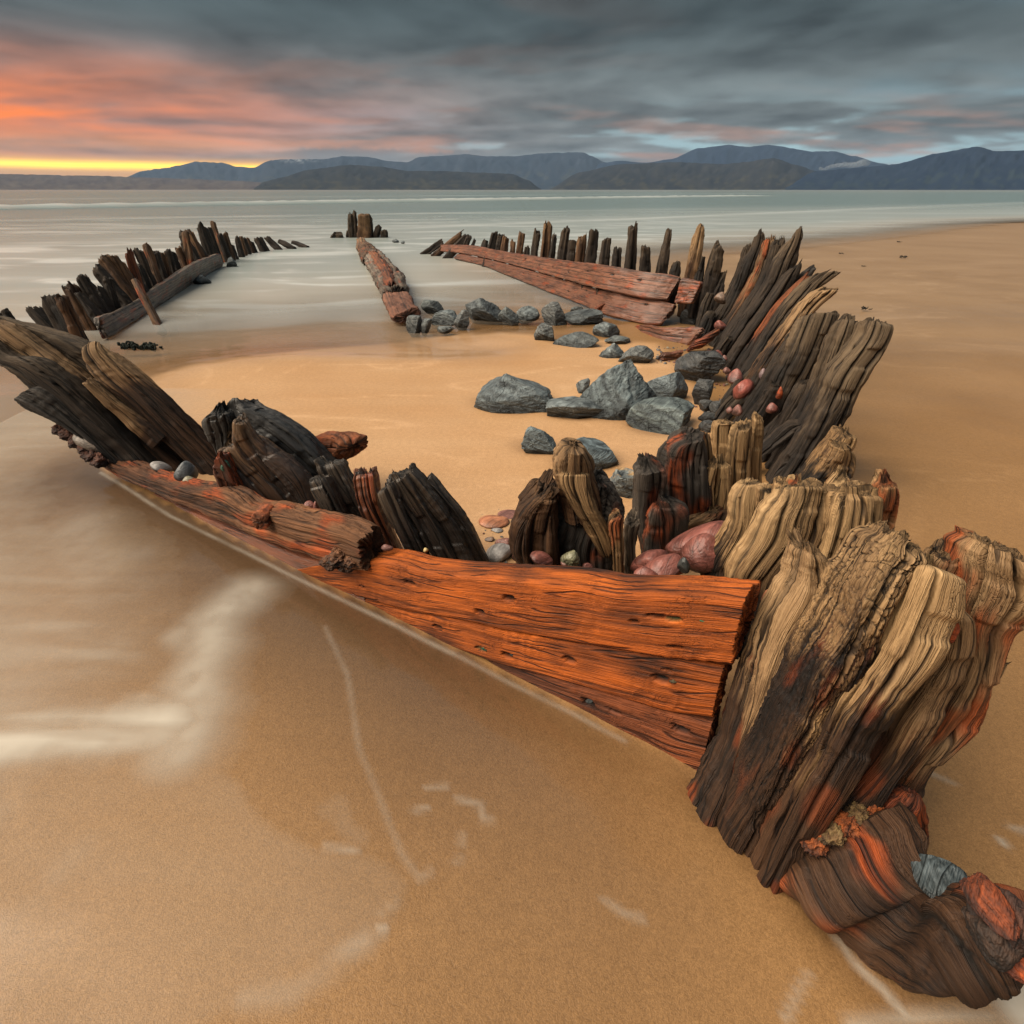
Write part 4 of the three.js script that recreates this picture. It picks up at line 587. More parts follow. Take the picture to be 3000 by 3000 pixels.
TC('rib', [[780, 1760, 880, 1760], [900, 1560, 1000, 1550], [1020, 1360, 1120, 1330], [1080, 1260, 1130, 1235]], { f: 3.62, th: .12, bleach: .2, jag: .12 });
TC('rib', [[800, 1700, 900, 1700], [960, 1560, 1060, 1580], [1030, 1540, 1075, 1545]], { f: 3.4, th: .1, bleach: .1, jag: .15 });
TC('rib', [[690, 1620, 880, 1640], [830, 1320, 1080, 1330], [960, 1060, 1210, 1080], [1040, 860, 1290, 880], [1080, 790, 1340, 780]], { f: 4.05, df: .12, th: .18, bleach: .75, bleachAt: .66, jag: .04, N: 110, Mm: 140, split: .026, splitF: 11 }, 'broad flat topped rib with deep grooves on the right side');
TC('rib', [[600, 1560, 720, 1580], [760, 1320, 880, 1340], [900, 1080, 1010, 1100], [1020, 900, 1100, 920]], { f: 4.25, df: .1, th: .14, bleach: .2 });
TC('rib', [[640, 1600, 740, 1600], [760, 1430, 860, 1440], [850, 1290, 920, 1290], [860, 1265, 915, 1265]], { f: 3.95, th: .1, bleach: .1 });
TC('rib', [[520, 1520, 640, 1540], [640, 1330, 760, 1340], [800, 1080, 900, 1090], [960, 860, 1050, 880], [1080, 700, 1180, 720], [1180, 600, 1340, 600]], { f: 4.55, df: .12, th: .17, pal: 'brown', bleach: .95, bleachAt: .66, jag: .06, N: 90, Mm: 130 }, 'rib with a bright tan splintered top on the right side');
TC('rib', [[560, 1340, 690, 1350], [740, 1040, 850, 1050], [900, 780, 1020, 790], [1060, 580, 1200, 590], [1170, 490, 1360, 480]], { f: 5.2, df: .12, th: .18, bleach: .7, bleachAt: .68, jag: .08 });
TC('rib', [[540, 1260, 640, 1270], [700, 1000, 790, 1010], [860, 760, 940, 770], [980, 620, 1080, 620], [1080, 520, 1130, 500]], { f: 5.5, df: .1, th: .14, pal: 'rust', bleach: .2, jag: .1 });
TC('rib', [[490, 1180, 600, 1200], [640, 950, 760, 960], [820, 700, 930, 720], [960, 500, 1040, 520], [1030, 430, 1075, 415]], { f: 5.9, df: .1, th: .15, bleach: .2, jag: .1, point: .05 });
TC('rib', [[960, 700, 1060, 700], [1060, 520, 1130, 520], [1140, 440, 1185, 425]], { f: 6.0, th: .1, pal: 'char', bleach: .2, jag: .08, point: .1 });
TC('rib', [[440, 1120, 560, 1140], [620, 860, 740, 880], [800, 600, 930, 610], [900, 380, 1030, 400], [990, 260, 1075, 230], [1040, 200, 1080, 185]], { f: 6.3, df: .12, th: .18, bleach: .6, bleachAt: .75, jag: .1 }, 'tallest dark rib of the right side with a pointed top');
TC('rib', [[420, 1080, 520, 1100], [580, 840, 680, 850], [760, 580, 860, 590], [840, 380, 930, 390], [890, 250, 960, 240]], { f: 6.6, df: .1, th: .15, bleach: .4, jag: .14 });
TC('rib', [[400, 1040, 500, 1060], [540, 820, 640, 830], [690, 580, 790, 600], [780, 380, 870, 390], [830, 240, 890, 235]], { f: 6.9, df: .1, th: .16, pal: 'brown', rust: .1, bleach: .4, jag: .08 });
TC('rib', [[420, 900, 540, 920], [560, 680, 660, 700], [660, 430, 760, 450], [740, 280, 810, 270], [760, 215, 805, 205]], { f: 7.3, df: .1, th: .17, bleach: .3, jag: .1 });
TC('rib', [[390, 880, 470, 890], [520, 690, 590, 700], [620, 480, 690, 490], [690, 270, 730, 260]], { f: 7.5, df: .1, th: .14, bleach: .2, jag: .06, point: .04 });
for (const [b, t, w, f] of [[[500, 1490], [600, 1360], 60, 4.4], [[560, 1480], [660, 1380], 60, 4.35], [[480, 1500], [640, 1250], 50, 4.5], [[480, 1080], [570, 940], 70, 6.2], [[560, 1130], [620, 1020], 60, 6.0], [[640, 1300], [750, 1160], 60, 5.0], [[660, 1400], [800, 1180], 60, 4.7], [[400, 850], [450, 760], 70, 7.2], [[380, 800], [440, 620], 60, 7.6], [[470, 830], [560, 690], 60, 7.3], [[740, 1500], [880, 1290], 70, 4.1], [[820, 1640], [960, 1480], 60, 3.7], [[700, 1560], [840, 1400], 50, 4.0], [[1000, 1420], [1080, 1260], 60, 3.7]])
  rib('frame_timber', post(zC, b, t, w, w * .7, { f, df: .06, N: 40, Mm: 44, seed: ++seed, pal: 'dark', bleach: .2, split: .015, jag: .1, foot: .2, bend: -6 }));
// --- far right: ceiling planks and the ribs behind them
const RT = [[1293, 717], [1392, 720], [1470, 735], [1625, 759], [1754, 774], [1900, 799], [1999, 811]];
const S2 = [[1250, 742], [1300, 752], [1418, 778], [1625, 862], [1707, 893], [1770, 922], [1883, 950], [1930, 956], [2000, 962]], S1 = [[1250, 735], [1350, 742], [1449, 761], [1547, 787], [1739, 842], [1883, 873], [1954, 885], [2000, 892]], S1b = S1.map(([x, y]) => [x, y + 3]);
const yOn = (l, x) => { let k = 1; while (k < l.length - 1 && l[k][0] < x) k++; const a = l[k - 1], b = l[k]; return lerp(a[1], b[1], (x - a[0]) / (b[0] - a[0])); };
const rightF = (x, add = 0) => -atH(x, yOn(S2, x), 0).z + add;
function plankBetween(lower, upper, x0, x1, fl, fu, o, label) {     // edges in the photograph; how far each lies behind the foot of the side
  const n = 14, st = []; for (let i = 0; i <= n; i++) { const x = lerp(x0[0], x1[0], i / n), X = lerp(x0[1], x1[1], i / n); st.push({ L: atF(x, yOn(lower, x), rightF(x, fl)), R: atF(X, yOn(upper, X), rightF(Math.min(X, x + 25), fu)), th: .09 }); }
  return rib('ceiling_plank', timber(st, { N: 90, Mm: 260, pal: 'pink', pow: 9, split: .006, strip: .09, step: .002, ragged: .004, groove: .003, lump: .010, bleach: .3, bleachAt: .4, damp: 0, jag: .01, jag0: .01, round: .1, seed: ++seed, rust: .08, ...o }), M.wet, label);
}
const hr = (n, a, r) => Array.from({ length: n }, (_, i) => ({ l: a + (i + .3 * R0()) * r, x: (R0() - .5) * .22, rl: .035, rx: .016, side: 1 }));
const topPlank = plankBetween(S1, RT, [1290, 1293], [1954, 1997], .16, .32, { holes: hr(16, .8, .7) }, 'long pinkish ceiling plank at the top of the far right side');
plankBetween(S2, S1b, [1330, 1345], [1928, 1985], 0, .15, { holes: hr(14, 1, .7) }, 'lower pinkish ceiling plank at the far right side');
rib('ceiling_plank', edged(zC, [[190, 700, 240, 515], [250, 700, 310, 530], [315, 700, 382, 548]], { f: [8.05, 7.95, 7.85], th: .09, foot: 0, N: 60, Mm: 60, pal: 'pink', rust: .3, pow: 7, jag: .03, jag0: .03, seed: ++seed, bleach: .3, damp: 0 }), M.wet, 'short rust stained end of ceiling plank');
rib('ceiling_plank', edged(zC, [[-140, 900, -60, 840], [40, 940, 60, 862], [240, 1020, 330, 870], [300, 990, 395, 880]], { f: [8.0, 7.4, 7.0, 6.9], th: .07, foot: 0, N: 70, Mm: 90, pal: 'pink', rust: .16, warp: .03, lump: .02, jag: .12, jag0: .05, seed: ++seed, pow: 5, damp: 0 }), M.wet, 'warped brown plank lying below the ceiling planks');
rib('ceiling_plank', edged(zC, [[70, 1110, 100, 1050], [130, 1135, 250, 1030]], { f: [6.2, 6.3], th: .07, foot: 0, N: 50, Mm: 50, pal: 'pink', rust: .3, jag: .1, jag0: .1, seed: ++seed, pow: 5, damp: 0 }), M.wet);
rib('ceiling_plank', edged(zC, [[260, 1040, 330, 960], [350, 1010, 430, 910], [400, 980, 500, 880]], { f: [6.6, 6.6, 6.7], th: .08, foot: 0, N: 60, Mm: 60, pal: 'rust', rust: .5, lump: .03, jag: .2, jag0: .1, seed: ++seed, pow: 4, damp: .2 }), M.wet);
rib('frame_timber', edged(zB, [[1630, 800, 1660, 760], [1700, 760, 1730, 715], [1725, 725, 1742, 712]], { f: [8.9, 8.95, 9.0], th: .06, foot: .05, N: 30, Mm: 30, pal: 'rust', rust: .5, seed: ++seed }), M.iron, 'rusty stub sticking up from the lower ceiling plank');
for (const [b, t, w] of [[[730, 425], [765, 400], 40], [[790, 425], [885, 347], 40], [[850, 430], [912, 362], 40], [[890, 440], [922, 365], 30], [[930, 440], [948, 390], 25], [[1000, 430], [1010, 395], 36], [[1040, 440], [1067, 345], 40], [[1080, 450], [1096, 355], 32], [[1112, 460], [1126, 370], 40], [[1160, 465], [1165, 400], 30], [[1200, 470], [1214, 350], 40], [[1240, 480], [1245, 435], 34], [[1280, 490], [1300, 340], 42], [[1345, 500], [1365, 292], 46], [[1382, 500], [1404, 360], 30], [[1440, 505], [1465, 322], 48], [[1492, 510], [1503, 388], 48], [[1545, 520], [1560, 358], 52], [[1600, 530], [1628, 330], 64], [[1680, 545], [1700, 375], 52], [[1750, 550], [1758, 434], 54], [[1828, 565], [1848, 310], 68], [[1906, 575], [1916, 425], 62]]) {
  const [x, y] = zB(...b), f = rightF(x, .56);
  const tall = y - zB(...t)[1] > 70;
  rib('rib', post(zB, b, t, w * 1.0, w * (.72 + .25 * R0()), { f, df: .05, ...far, N: 30, Mm: 34, seed: ++seed, pal: R0() < .2 ? 'brown' : 'dark', bleach: tall ? .35 : .15, bleachAt: .8, jag: .16, jf: 12, slant: (R0() - .5) * .25, split: .024, strip: .07, step: .014, groove: .005, grooveF: 40, foot: .5, th: .16, damp: .3 }));
}
for (const [b, t, w, wt, o] of [[[95, 500], [142, 190], 72, 40, {}], [[185, 500], [200, 415], 64, 44, {}], [[300, 520], [372, 130], 92, 60, { point: .14, bleach: 1, bleachAt: .62, pal: 'brown' }], [[345, 520], [376, 365], 60, 34, {}], [[425, 620], [500, 265], 100, 50, { bleach: .7, point: .06 }], [[480, 640], [532, 480], 70, 26, { bleach: .6 }]])
  rib('rib', post(zC, b, t, w, wt, { f: 8.6 - (b[0] - 95) * .0014, df: .05, N: 40, Mm: 50, seed: ++seed, pal: 'dark', bleach: .4, bleachAt: .8, jag: .12, split: .024, strip: .07, step: .014, groove: .005, grooveF: 40, foot: .5, th: .18, ...o }));
// --- far left: a grey plank and its ribs standing in the shallows
const LG = [[200, 1060], [310, 990], [372, 951], [549, 832], [625, 785], [740, 742], [800, 732], [960, 715], [1100, 708]];
const leftF = (x, add = 0) => { let k = 1; while (k < LG.length - 1 && LG[k][0] < x) k++; const a = LG[k - 1], b = LG[k], t = (x - a[0]) / (b[0] - a[0]); return -atH(x, lerp(a[1], b[1], t), 0).z + add; };
{
  const lo = [[309, 996], [400, 935], [549, 835], [625, 792], [650, 780]], hi = [[279, 928], [372, 893], [553, 778], [616, 750], [640, 742]], st = lo.map((p, i) => { const f = -atH(p[0], p[1], 0).z; return { L: atF(...p, f), R: atF(...hi[i], f + .06), th: .09 }; });
  rib('plank', timber(st, { N: 90, Mm: 220, pal: 'grey', pow: 7, split: .006, groove: .004, grooveF: 26, lump: .012, bleach: .3, rust: .2, damp: .2, jag: .01, jag0: .01, round: .1, seed: ++seed, holes: hr(10, .5, .55) }), M.wet, 'grey plank with rusty edges standing in the shallows on the left');
}
for (const [b, t, w, o] of [[[480, 1040], [285, 715], 95, { f: -.3 }], [[320, 930], [178, 770], 66, { f: .3 }], [[60, 900], [15, 800], 90, { f: .5 }], [[440, 930], [335, 690], 36, { f: -.1 }], [[565, 970], [378, 625], 68, {}], [[530, 810], [450, 695], 36, {}], [[560, 830], [490, 735], 46, {}], [[580, 800], [458, 590], 50, {}], [[640, 800], [500, 640], 40, {}], [[690, 730], [545, 550], 66, {}], [[650, 770], [606, 610], 44, {}], [[620, 790], [560, 660], 40, {}], [[735, 710], [578, 495], 56, {}], [[750, 700], [625, 480], 56, {}], [[765, 690], [655, 490], 40, {}], [[770, 670], [705, 570], 44, {}], [[800, 660], [740, 580], 36, {}], [[790, 660], [726, 450], 32, { pal: 'rust' }], [[860, 640], [775, 440], 34, {}], [[830, 660], [780, 530], 40, {}], [[925, 610], [880, 460], 40, {}], [[945, 600], [915, 460], 40, {}], [[980, 590], [948, 448], 36, {}], [[1010, 570], [972, 455], 30, {}], [[1050, 550], [1005, 430], 32, { pal: 'brown' }], [[1080, 520], [1040, 400], 36, {}], [[1110, 500], [1022, 345], 36, {}], [[1140, 500], [1065, 340], 40, {}], [[1160, 500], [1100, 400], 36, {}], [[1190, 490], [1128, 300], 40, {}], [[1215, 490], [1155, 320], 34, {}], [[1235, 490], [1182, 325], 32, {}], [[1290, 490], [1240, 355], 34, {}], [[1310, 490], [1272, 350], 30, {}], [[1330, 480], [1310, 420], 26, {}], [[1365, 475], [1340, 375], 28, {}], [[1385, 470], [1362, 372], 26, {}], [[1405, 465], [1380, 378], 26, {}], [[1425, 460], [1398, 385], 26, {}], [[1440, 455], [1418, 400], 22, {}], [[1480, 438], [1450, 380], 30, {}], [[1500, 435], [1470, 378], 24, {}], [[1550, 420], [1505, 375], 32, {}], [[1605, 412], [1580, 398], 30, {}], [[1680, 412], [1655, 404], 26, {}]]) {
  const { f: df0 = 0, ...oo } = o, [x] = zA(...b), behind = x > 262 && x < 640, f = leftF(Math.max(x, 200), behind ? .75 : .2) + df0;
  rib('rib', post(zA, b, t, w, w * (.7 + .25 * R0()), { f, df: .05, ...far, N: b[0] < 900 ? 40 : 24, Mm: b[0] < 900 ? 48 : 28, seed: ++seed, pal: R0() < .15 ? 'brown' : 'dark', bleach: .15, bleachAt: .85, jag: .14, jf: 12, slant: (R0() - .5) * .2, split: .024, strip: .07, step: .014, groove: .005, grooveF: 40, foot: behind ? .16 : .4, th: .15, damp: .3, ...oo }));
}
for (const [b, t, w, lab] of [[[930, 725], [825, 418], 42, 'rusty brown post leaning on the grey plank, with weed at its foot'], [[1092, 620], [1048, 345], 42, 'rusty brown post standing by a dark stone near the far end of the grey plank'], [[1268, 515], [1202, 290], 32, 'tall thin rusty post beyond the far end of the grey plank'], [[888, 862], [765, 620], 38, 'rusty post fallen against the grey plank with its foot out in the shallows']]) {
  const p = atH(...zA(...b), 0), f = -p.z, g = post(zA, b, t, w, w * .8, { f, df: b[0] === 888 ? .5 : .25, N: 34, Mm: 50, seed: ++seed, pal: 'brown', bleach: .1, jag: .05, split: .012, rust: .12, foot: .2, th: .11, lump: .014 });
  const m = mesh(g.translate(-p.x, 0, -p.z), M.wood); m.position.set(p.x, 0, p.z); top(m, 'rusty_post', lab, 'post', 'rusty posts by the grey plank');
}

// ---------------------------------------------------------------- keelson and stern
{
  const k = thing('keelson', atH(...zB(500, 700), 0), 'rust and barnacle crusted keelson beam running out through the shallow water', 'beam');
  const seg = (rows, fs, o, label) => part(k, 'beam_section', edged(zB, rows, { f: fs, th: .3, foot: 0, N: 70, Mm: 90, seed: ++seed, jag: .04, jag0: .04, pow: 3, lump: .03, ...o }), M.iron, label);
  const fz = (x, y) => -atH(...zB(x, y), .12).z;
  seg([[480, 850, 640, 800], [455, 790, 605, 755], [425, 715, 575, 690]], [fz(560, 825), fz(530, 775), fz(500, 700)], { pal: 'pink', split: .01, th: .16 }, 'smooth pinkish near end of the keelson');
  seg([[430, 725, 580, 700], [380, 620, 545, 610], [335, 530, 470, 530], [310, 490, 430, 480]], [fz(505, 712), fz(462, 615), fz(402, 530), fz(370, 485)], { pal: 'grey', rust: .12, lump: .05, scoop: .04, damp: .5, cross: .6, split: .02 }, 'barnacle covered middle of the keelson');
  seg([[310, 510, 425, 500], [300, 470, 400, 465], [285, 440, 350, 430], [285, 410, 330, 405]], [fz(367, 505), fz(350, 467), fz(317, 435), fz(307, 407)], { pal: 'brown', rust: .10, lump: .08, th: .3 }, 'lumpy rusty far end of the keelson');
  part(k, 'ridge', edged(zB, [[450, 700, 520, 690], [400, 590, 470, 590], [345, 500, 400, 500]], { f: [fz(485, 695), fz(435, 590), fz(372, 500)], th: .42, foot: 0, N: 40, Mm: 60, seed: ++seed, pal: 'rust', rust: .12, lump: .05, jag: .05, jag0: .05, pow: 2.6 }), M.iron, 'rust red ridge along the keelson');
  const s = thing('sternpost', atH(...zB(310, 370), 0), 'dark broken stump of the stern standing alone in the sea', 'stump');
  for (const [b, t, w, p, o] of [[[252, 375], [245, 240], 30, 'dark', {}], [[275, 375], [268, 225], 30, 'dark', { point: .1 }], [[325, 375], [322, 247], 84, 'brown', { jag: .06 }], [[355, 375], [352, 262], 30, 'dark', {}], [[390, 375], [408, 302], 34, 'dark', { point: .1 }], [[435, 378], [435, 338], 44, 'dark', {}], [[172, 392], [172, 356], 70, 'dark', { jag: .3 }], [[230, 380], [228, 343], 22, 'dark', {}]])
    part(s, 'stern_timber', post(zB, b, t, w, w * .75, { f: 24.6, df: 0, N: 30, Mm: 30, seed: ++seed, pal: p, bleach: .25, jag: .18, jf: 6, foot: .5, strip: .12, step: .03, lump: .04, ...o }), M.wood);
}
// ---------------------------------------------------------------- rocks inside the hull
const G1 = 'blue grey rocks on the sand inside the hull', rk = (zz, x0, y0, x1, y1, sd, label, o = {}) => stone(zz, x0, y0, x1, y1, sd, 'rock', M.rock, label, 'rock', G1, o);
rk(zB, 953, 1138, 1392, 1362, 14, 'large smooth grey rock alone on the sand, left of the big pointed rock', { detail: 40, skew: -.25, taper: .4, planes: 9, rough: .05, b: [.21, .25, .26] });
rk(zP, 1690, 1058, 1922, 1224, 5, 'biggest pointed grey rock, leaning over a flat one inside the hull', { detail: 48, skew: .35, planes: 9, rough: .08, strata: .09, tilt: .9, b: [.19, .23, .235] });
rk(zP, 1598, 1167, 1775, 1226, 8, 'low flat rock under the left side of the biggest pointed rock', { flat: .5, detail: 30 });
rk(zP, 1890, 1086, 2022, 1178, 11, 'pale topped square rock behind the right side of the biggest pointed rock', { detail: 30, b: [.28, .33, .34], planes: 6 });
rk(zP, 1838, 1172, 2038, 1266, 13, 'broad pale grey rock in front of the biggest pointed rock', { detail: 36, flat: .3, b: [.25, .30, .29] });
rk(zP, 1688, 1108, 1728, 1152, 17, 'small rock touching the left flank of the biggest pointed rock', { detail: 14 });
rk(zB, 1213, 1440, 1425, 1602, 21, 'wedge shaped grey rock left of the rock behind the knobbed stump', { detail: 32, skew: -.3, strata: .09, b: [.23, .28, .29] });
rk(zB, 1400, 1528, 1752, 1684, 25, 'rounded grey rock just behind the pale knobbed stump', { detail: 36, rough: .05, skew: -.2, b: [.22, .28, .30] });
rk(zB, 1690, 1712, 1900, 1850, 29, 'flat sand covered pale rock between the knobbed stump and the charred frame', { detail: 28, flat: .7, b: [.30, .33, .32], c: [.42, .27, .13] });
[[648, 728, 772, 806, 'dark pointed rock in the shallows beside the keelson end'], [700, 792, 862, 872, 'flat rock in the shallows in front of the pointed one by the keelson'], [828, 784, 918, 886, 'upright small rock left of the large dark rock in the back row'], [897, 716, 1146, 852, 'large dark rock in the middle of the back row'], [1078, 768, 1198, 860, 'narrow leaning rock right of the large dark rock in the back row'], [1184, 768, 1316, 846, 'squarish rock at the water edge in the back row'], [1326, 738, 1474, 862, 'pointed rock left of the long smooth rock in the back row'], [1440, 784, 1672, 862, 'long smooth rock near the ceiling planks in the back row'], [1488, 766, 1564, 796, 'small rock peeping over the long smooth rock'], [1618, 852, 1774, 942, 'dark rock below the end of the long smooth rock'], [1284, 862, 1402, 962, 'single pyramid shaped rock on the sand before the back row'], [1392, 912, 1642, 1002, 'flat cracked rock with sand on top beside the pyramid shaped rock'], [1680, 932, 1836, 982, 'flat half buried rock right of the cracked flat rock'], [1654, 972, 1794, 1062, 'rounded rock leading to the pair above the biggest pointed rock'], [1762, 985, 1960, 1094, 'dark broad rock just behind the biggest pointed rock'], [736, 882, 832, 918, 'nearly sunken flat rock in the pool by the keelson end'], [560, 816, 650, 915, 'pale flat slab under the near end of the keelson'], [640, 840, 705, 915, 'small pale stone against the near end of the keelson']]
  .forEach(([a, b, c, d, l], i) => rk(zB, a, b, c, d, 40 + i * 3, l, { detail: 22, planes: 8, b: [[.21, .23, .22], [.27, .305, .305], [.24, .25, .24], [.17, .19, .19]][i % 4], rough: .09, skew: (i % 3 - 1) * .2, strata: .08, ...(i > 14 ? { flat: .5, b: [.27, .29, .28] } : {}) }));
rk(zA, 1092, 588, 1178, 640, 120, 'dark round stone at the foot of the rusty post on the left', { detail: 14, b: [.09, .11, .12] });
rk(zA, 1278, 488, 1342, 542, 121, 'dark stone past the far end of the grey plank', { detail: 12, b: [.11, .13, .13] });
rk(zB, 478, 384, 518, 406, 122, 'round stone in the sea right of the stern stump', { detail: 10 });
rk(zB, 530, 396, 552, 412, 123, 'tiny stone farthest right of the stern stump in the sea', { detail: 8 });
// dark broken slates beside the right hand ribs
const sl = (x0, y0, x1, y1, sd, l, o = {}) => stone(zC, x0, y0, x1, y1, sd, 'slate', M.rock, l, 'slate', 'dark slates along the right side', { detail: 22, planes: 11, soft: .1, rough: .07, strata: .1, tilt: .1, a: [.045, .048, .052], b: [.125, .125, .12], flat: .6, sink: .4, deep: .9, ...o });
sl(190, 1040, 520, 1265, 200, 'largest dark slate slab, with pebbles lying on it, below the warped plank', { detail: 34, flat: .8 });
sl(300, 1235, 460, 1425, 203, 'second dark slate, in front of the largest slab');
sl(355, 1380, 450, 1470, 206, 'small dark slate heaped above the charred frame', { detail: 14 }); sl(430, 1395, 545, 1490, 209, 'angular dark slate against the foot of the ribs', { detail: 14 }); sl(350, 1470, 470, 1530, 212, 'thin dark slate nearest the charred frame', { detail: 14 }); sl(360, 1530, 470, 1610, 215, 'grey green slate poking up behind the charred frame', { detail: 14 });
sl(205, 690, 300, 770, 218, 'upper dark slate stacked by the end of the ceiling planks', { detail: 16, h: .12 }); sl(225, 740, 370, 850, 221, 'lower dark slate stacked by the end of the ceiling planks', { detail: 18 }); sl(270, 690, 345, 760, 224, 'narrow dark slate at the right of the stacked slates', { detail: 14, h: .1 });
// block of driftwood and weed
{
  const s = stoneAt(zD, 806, 320, 1032, 486, {}), p = atF(...zD(930, 400), 3.5);
  const g = edged(zD, [[800, 430, 830, 360], [850, 460, 870, 330], [940, 480, 950, 322], [1010, 460, 1000, 345], [1034, 430, 1020, 370]], { f: [3.25, 3.2, 3.15, 3.1, 3.05], th: .2, foot: 0, N: 70, Mm: 80, seed: 901, pal: 'rust', rust: .2, bleach: .3, lump: .025, jag: .06, jag0: .05, pow: 2.8, round: .6, cross: .4 });
  g.translate(-p.x, 0, -p.z); const m = mesh(g, M.wood); m.position.set(p.x, 0, p.z); top(m, 'driftwood', 'rounded red brown block of wood behind the thick black log', 'driftwood');
}
{
  const gs = [], r = rng(77), c0 = atH(...zA(800, 1005), 0);
  for (let i = 0; i < 46; i++) { const x = (r() - .5) * .20 + (i % 2 ? .11 : -.13), pts = [V(x, 0, (r() - .5) * .12)]; for (let k = 1; k < 5; k++) pts.push(pts[k - 1].clone().add(V((r() - .5) * .08, k < 3 ? r() * .04 : -r() * .03, (r() - .5) * .05))); gs.push(new THREE.TubeGeometry(new THREE.CatmullRomCurve3(pts), 10, .008 + .006 * r(), 5)); }
  const g = mergeGeometries(gs), col = []; for (let i = 0; i < g.attributes.position.count; i++) col.push(.018, .022, .018); g.setAttribute('color', new THREE.Float32BufferAttribute(col, 3));
  const m = mesh(g, std({ name: 'seaweed', vertexColors: true, roughness: .8, specularIntensity: .3 })); m.position.copy(c0); top(m, 'seaweed', 'small dark tangle of seaweed lying in the shallows', 'seaweed');
}
[[1530, 738, 30, 'small dark scrap of seaweed alone on the sand right of the ribs'], [1774, 264, 12, 'tiny scrap of seaweed farthest up the right hand beach'], [1800, 372, 22, 'dark scrap of seaweed near the right edge of the beach'], [1362, 346, 12, 'tiny scrap of seaweed just right of the tallest rib'], [1522, 436, 12, 'tiny scrap of seaweed between the ribs and the right edge']].forEach(([x, y, w, l], i) => {
  const gs = [], rr = rng(500 + i), c0 = atH(...zC(x, y), .03), k = w / 2.415 / 1700 * axial(c0);
  for (let j = 0; j < 12; j++) { const pts = [V((rr() - .5) * 2 * k, 0, (rr() - .5) * k)]; for (let n = 1; n < 4; n++) pts.push(pts[n - 1].clone().add(V((rr() - .5) * k, rr() * .25 * k, (rr() - .5) * k))); gs.push(new THREE.TubeGeometry(new THREE.CatmullRomCurve3(pts), 6, .10 * k, 4)); }
  const g = mergeGeometries(gs), col = []; for (let n = 0; n < g.attributes.position.count; n++) col.push(.02, .018, .014); g.setAttribute('color', new THREE.Float32BufferAttribute(col, 3));
  const m = mesh(g, M.iron); m.position.copy(c0); top(m, 'seaweed', l, 'seaweed', 'scraps of seaweed on the right hand beach');
});
{ // grit between the timbers
  const g = rockGeo(950, 5, { planes: 3, soft: 2, rough: .1, a: [.5, .5, .5], b: [.8, .8, .8] }, 1, .6, .8), N = 420, im = new THREE.InstancedMesh(g, M.pebble, N), rr = rng(31), mm = new THREE.Matrix4(), qq = new THREE.Quaternion(), e = new THREE.Euler();
  const spots = [[zE, 20, 560, 300, 870, .011], [zC, 330, 1180, 560, 1480, .016], [zC, 380, 720, 520, 1050, .02], [zE, 260, 560, 900, 700, .010], [zD, 650, 720, 960, 800, .012], [zC, 60, 1000, 260, 1140, .016]];
  for (let i = 0; i < N; i++) { const [zz, x0, y0, x1, y1, s] = spots[i % spots.length], w = s * (.35 + rr() * rr() * 1.3), pp = atH(...zz(lerp(x0, x1, rr()), lerp(y0, y1, rr())), 0); pp.y = w * .2; qq.setFromEuler(e.set(rr() * .5, rr() * 6.3, rr() * .5)); im.setMatrixAt(i, mm.compose(pp, qq, V(w, w, w))); const t = rr(); im.setColorAt(i, new THREE.Color().setRGB(...(t < .4 ? [.42, .17, .12] : t < .7 ? [.35, .33, .31] : t < .85 ? [.12, .12, .13] : [.6, .5, .36]))); }
  im.castShadow = im.receiveShadow = true; top(im, 'shingle', 'scattered grit and small shingle at the feet of the timbers', null, null, 'stuff');
}
// ---------------------------------------------------------------- pebbles
const RED = { a: [.16, .048, .036], b: [.31, .105, .078] }, PINK = { a: [.19, .075, .06], b: [.32, .145, .115] }, GREY = { a: [.22, .20, .19], b: [.38, .35, .33] }, OR = { a: [.42, .14, .06], b: [.58, .24, .12] };
const pb = (zz, x0, y0, x1, y1, sd, label, k, o = {}) => stone(zz, x0, y0, x1, y1, sd, 'pebble', M.pebble, label, 'pebble', 'pebbles caught in the wreck', { detail: 14, planes: 2, soft: 2.5, rough: .05, strata: 0, sink: .3, ...k, ...o });
// a pebble placed at a distance rather than on the sand
function held(zz, x0, y0, x1, y1, f, sd, label, k, o = {}) {
  if (zz === zC) f += .10;
  const a = atF(...zz(x0, (y0 + y1) / 2), f), b = atF(...zz(x1, (y0 + y1) / 2), f), c = atF(...zz((x0 + x1) / 2, y0), f), d = atF(...zz((x0 + x1) / 2, y1), f), hy = (c.y - d.y) / 2 * 1.05, hx = (b.x - a.x) / 2;
  const g = rockGeo(sd, o.detail ?? 18, { planes: 2, soft: 2.5, rough: .05, strata: 0, ...k }, o.long ? hx * 1.1 : hx, o.long ? hy * .62 : hy, o.deep ?? Math.min(hx, hy) * 1.1); if (o.roll) g.rotateZ(o.roll); g.translate(0, hy, 0);
  const m = mesh(g, o.mat || M.pebble); m.position.set((a.x + b.x) / 2, d.y, -f); return top(m, o.name || 'pebble', label, o.cat || 'pebble', o.group || 'pebbles caught in the wreck');
}
held(zE, 1075, 640, 1460, 815, 2.02, 1, 'longest curved red stone on top of the heap by the narrow pale post', RED, { long: 1, roll: .36, detail: 26, deep: .075 });
held(zE, 1150, 715, 1400, 900, 1.95, 2, 'large round red stone below the longest one in the heap', RED, { detail: 26, deep: .08 });
held(zE, 865, 785, 1072, 930, 1.92, 3, 'red stone at the left of the heap behind the orange plank', RED, { long: 1, roll: .42, detail: 24, deep: .06 });
held(zE, 930, 822, 1150, 950, 1.84, 4, 'red stone in the middle of the heap behind the orange plank', RED, { long: 1, roll: .40, detail: 24, deep: .06 });
held(zE, 880, 895, 1030, 960, 1.80, 5, 'lowest red stone of the heap, barely above the orange plank', RED, {});
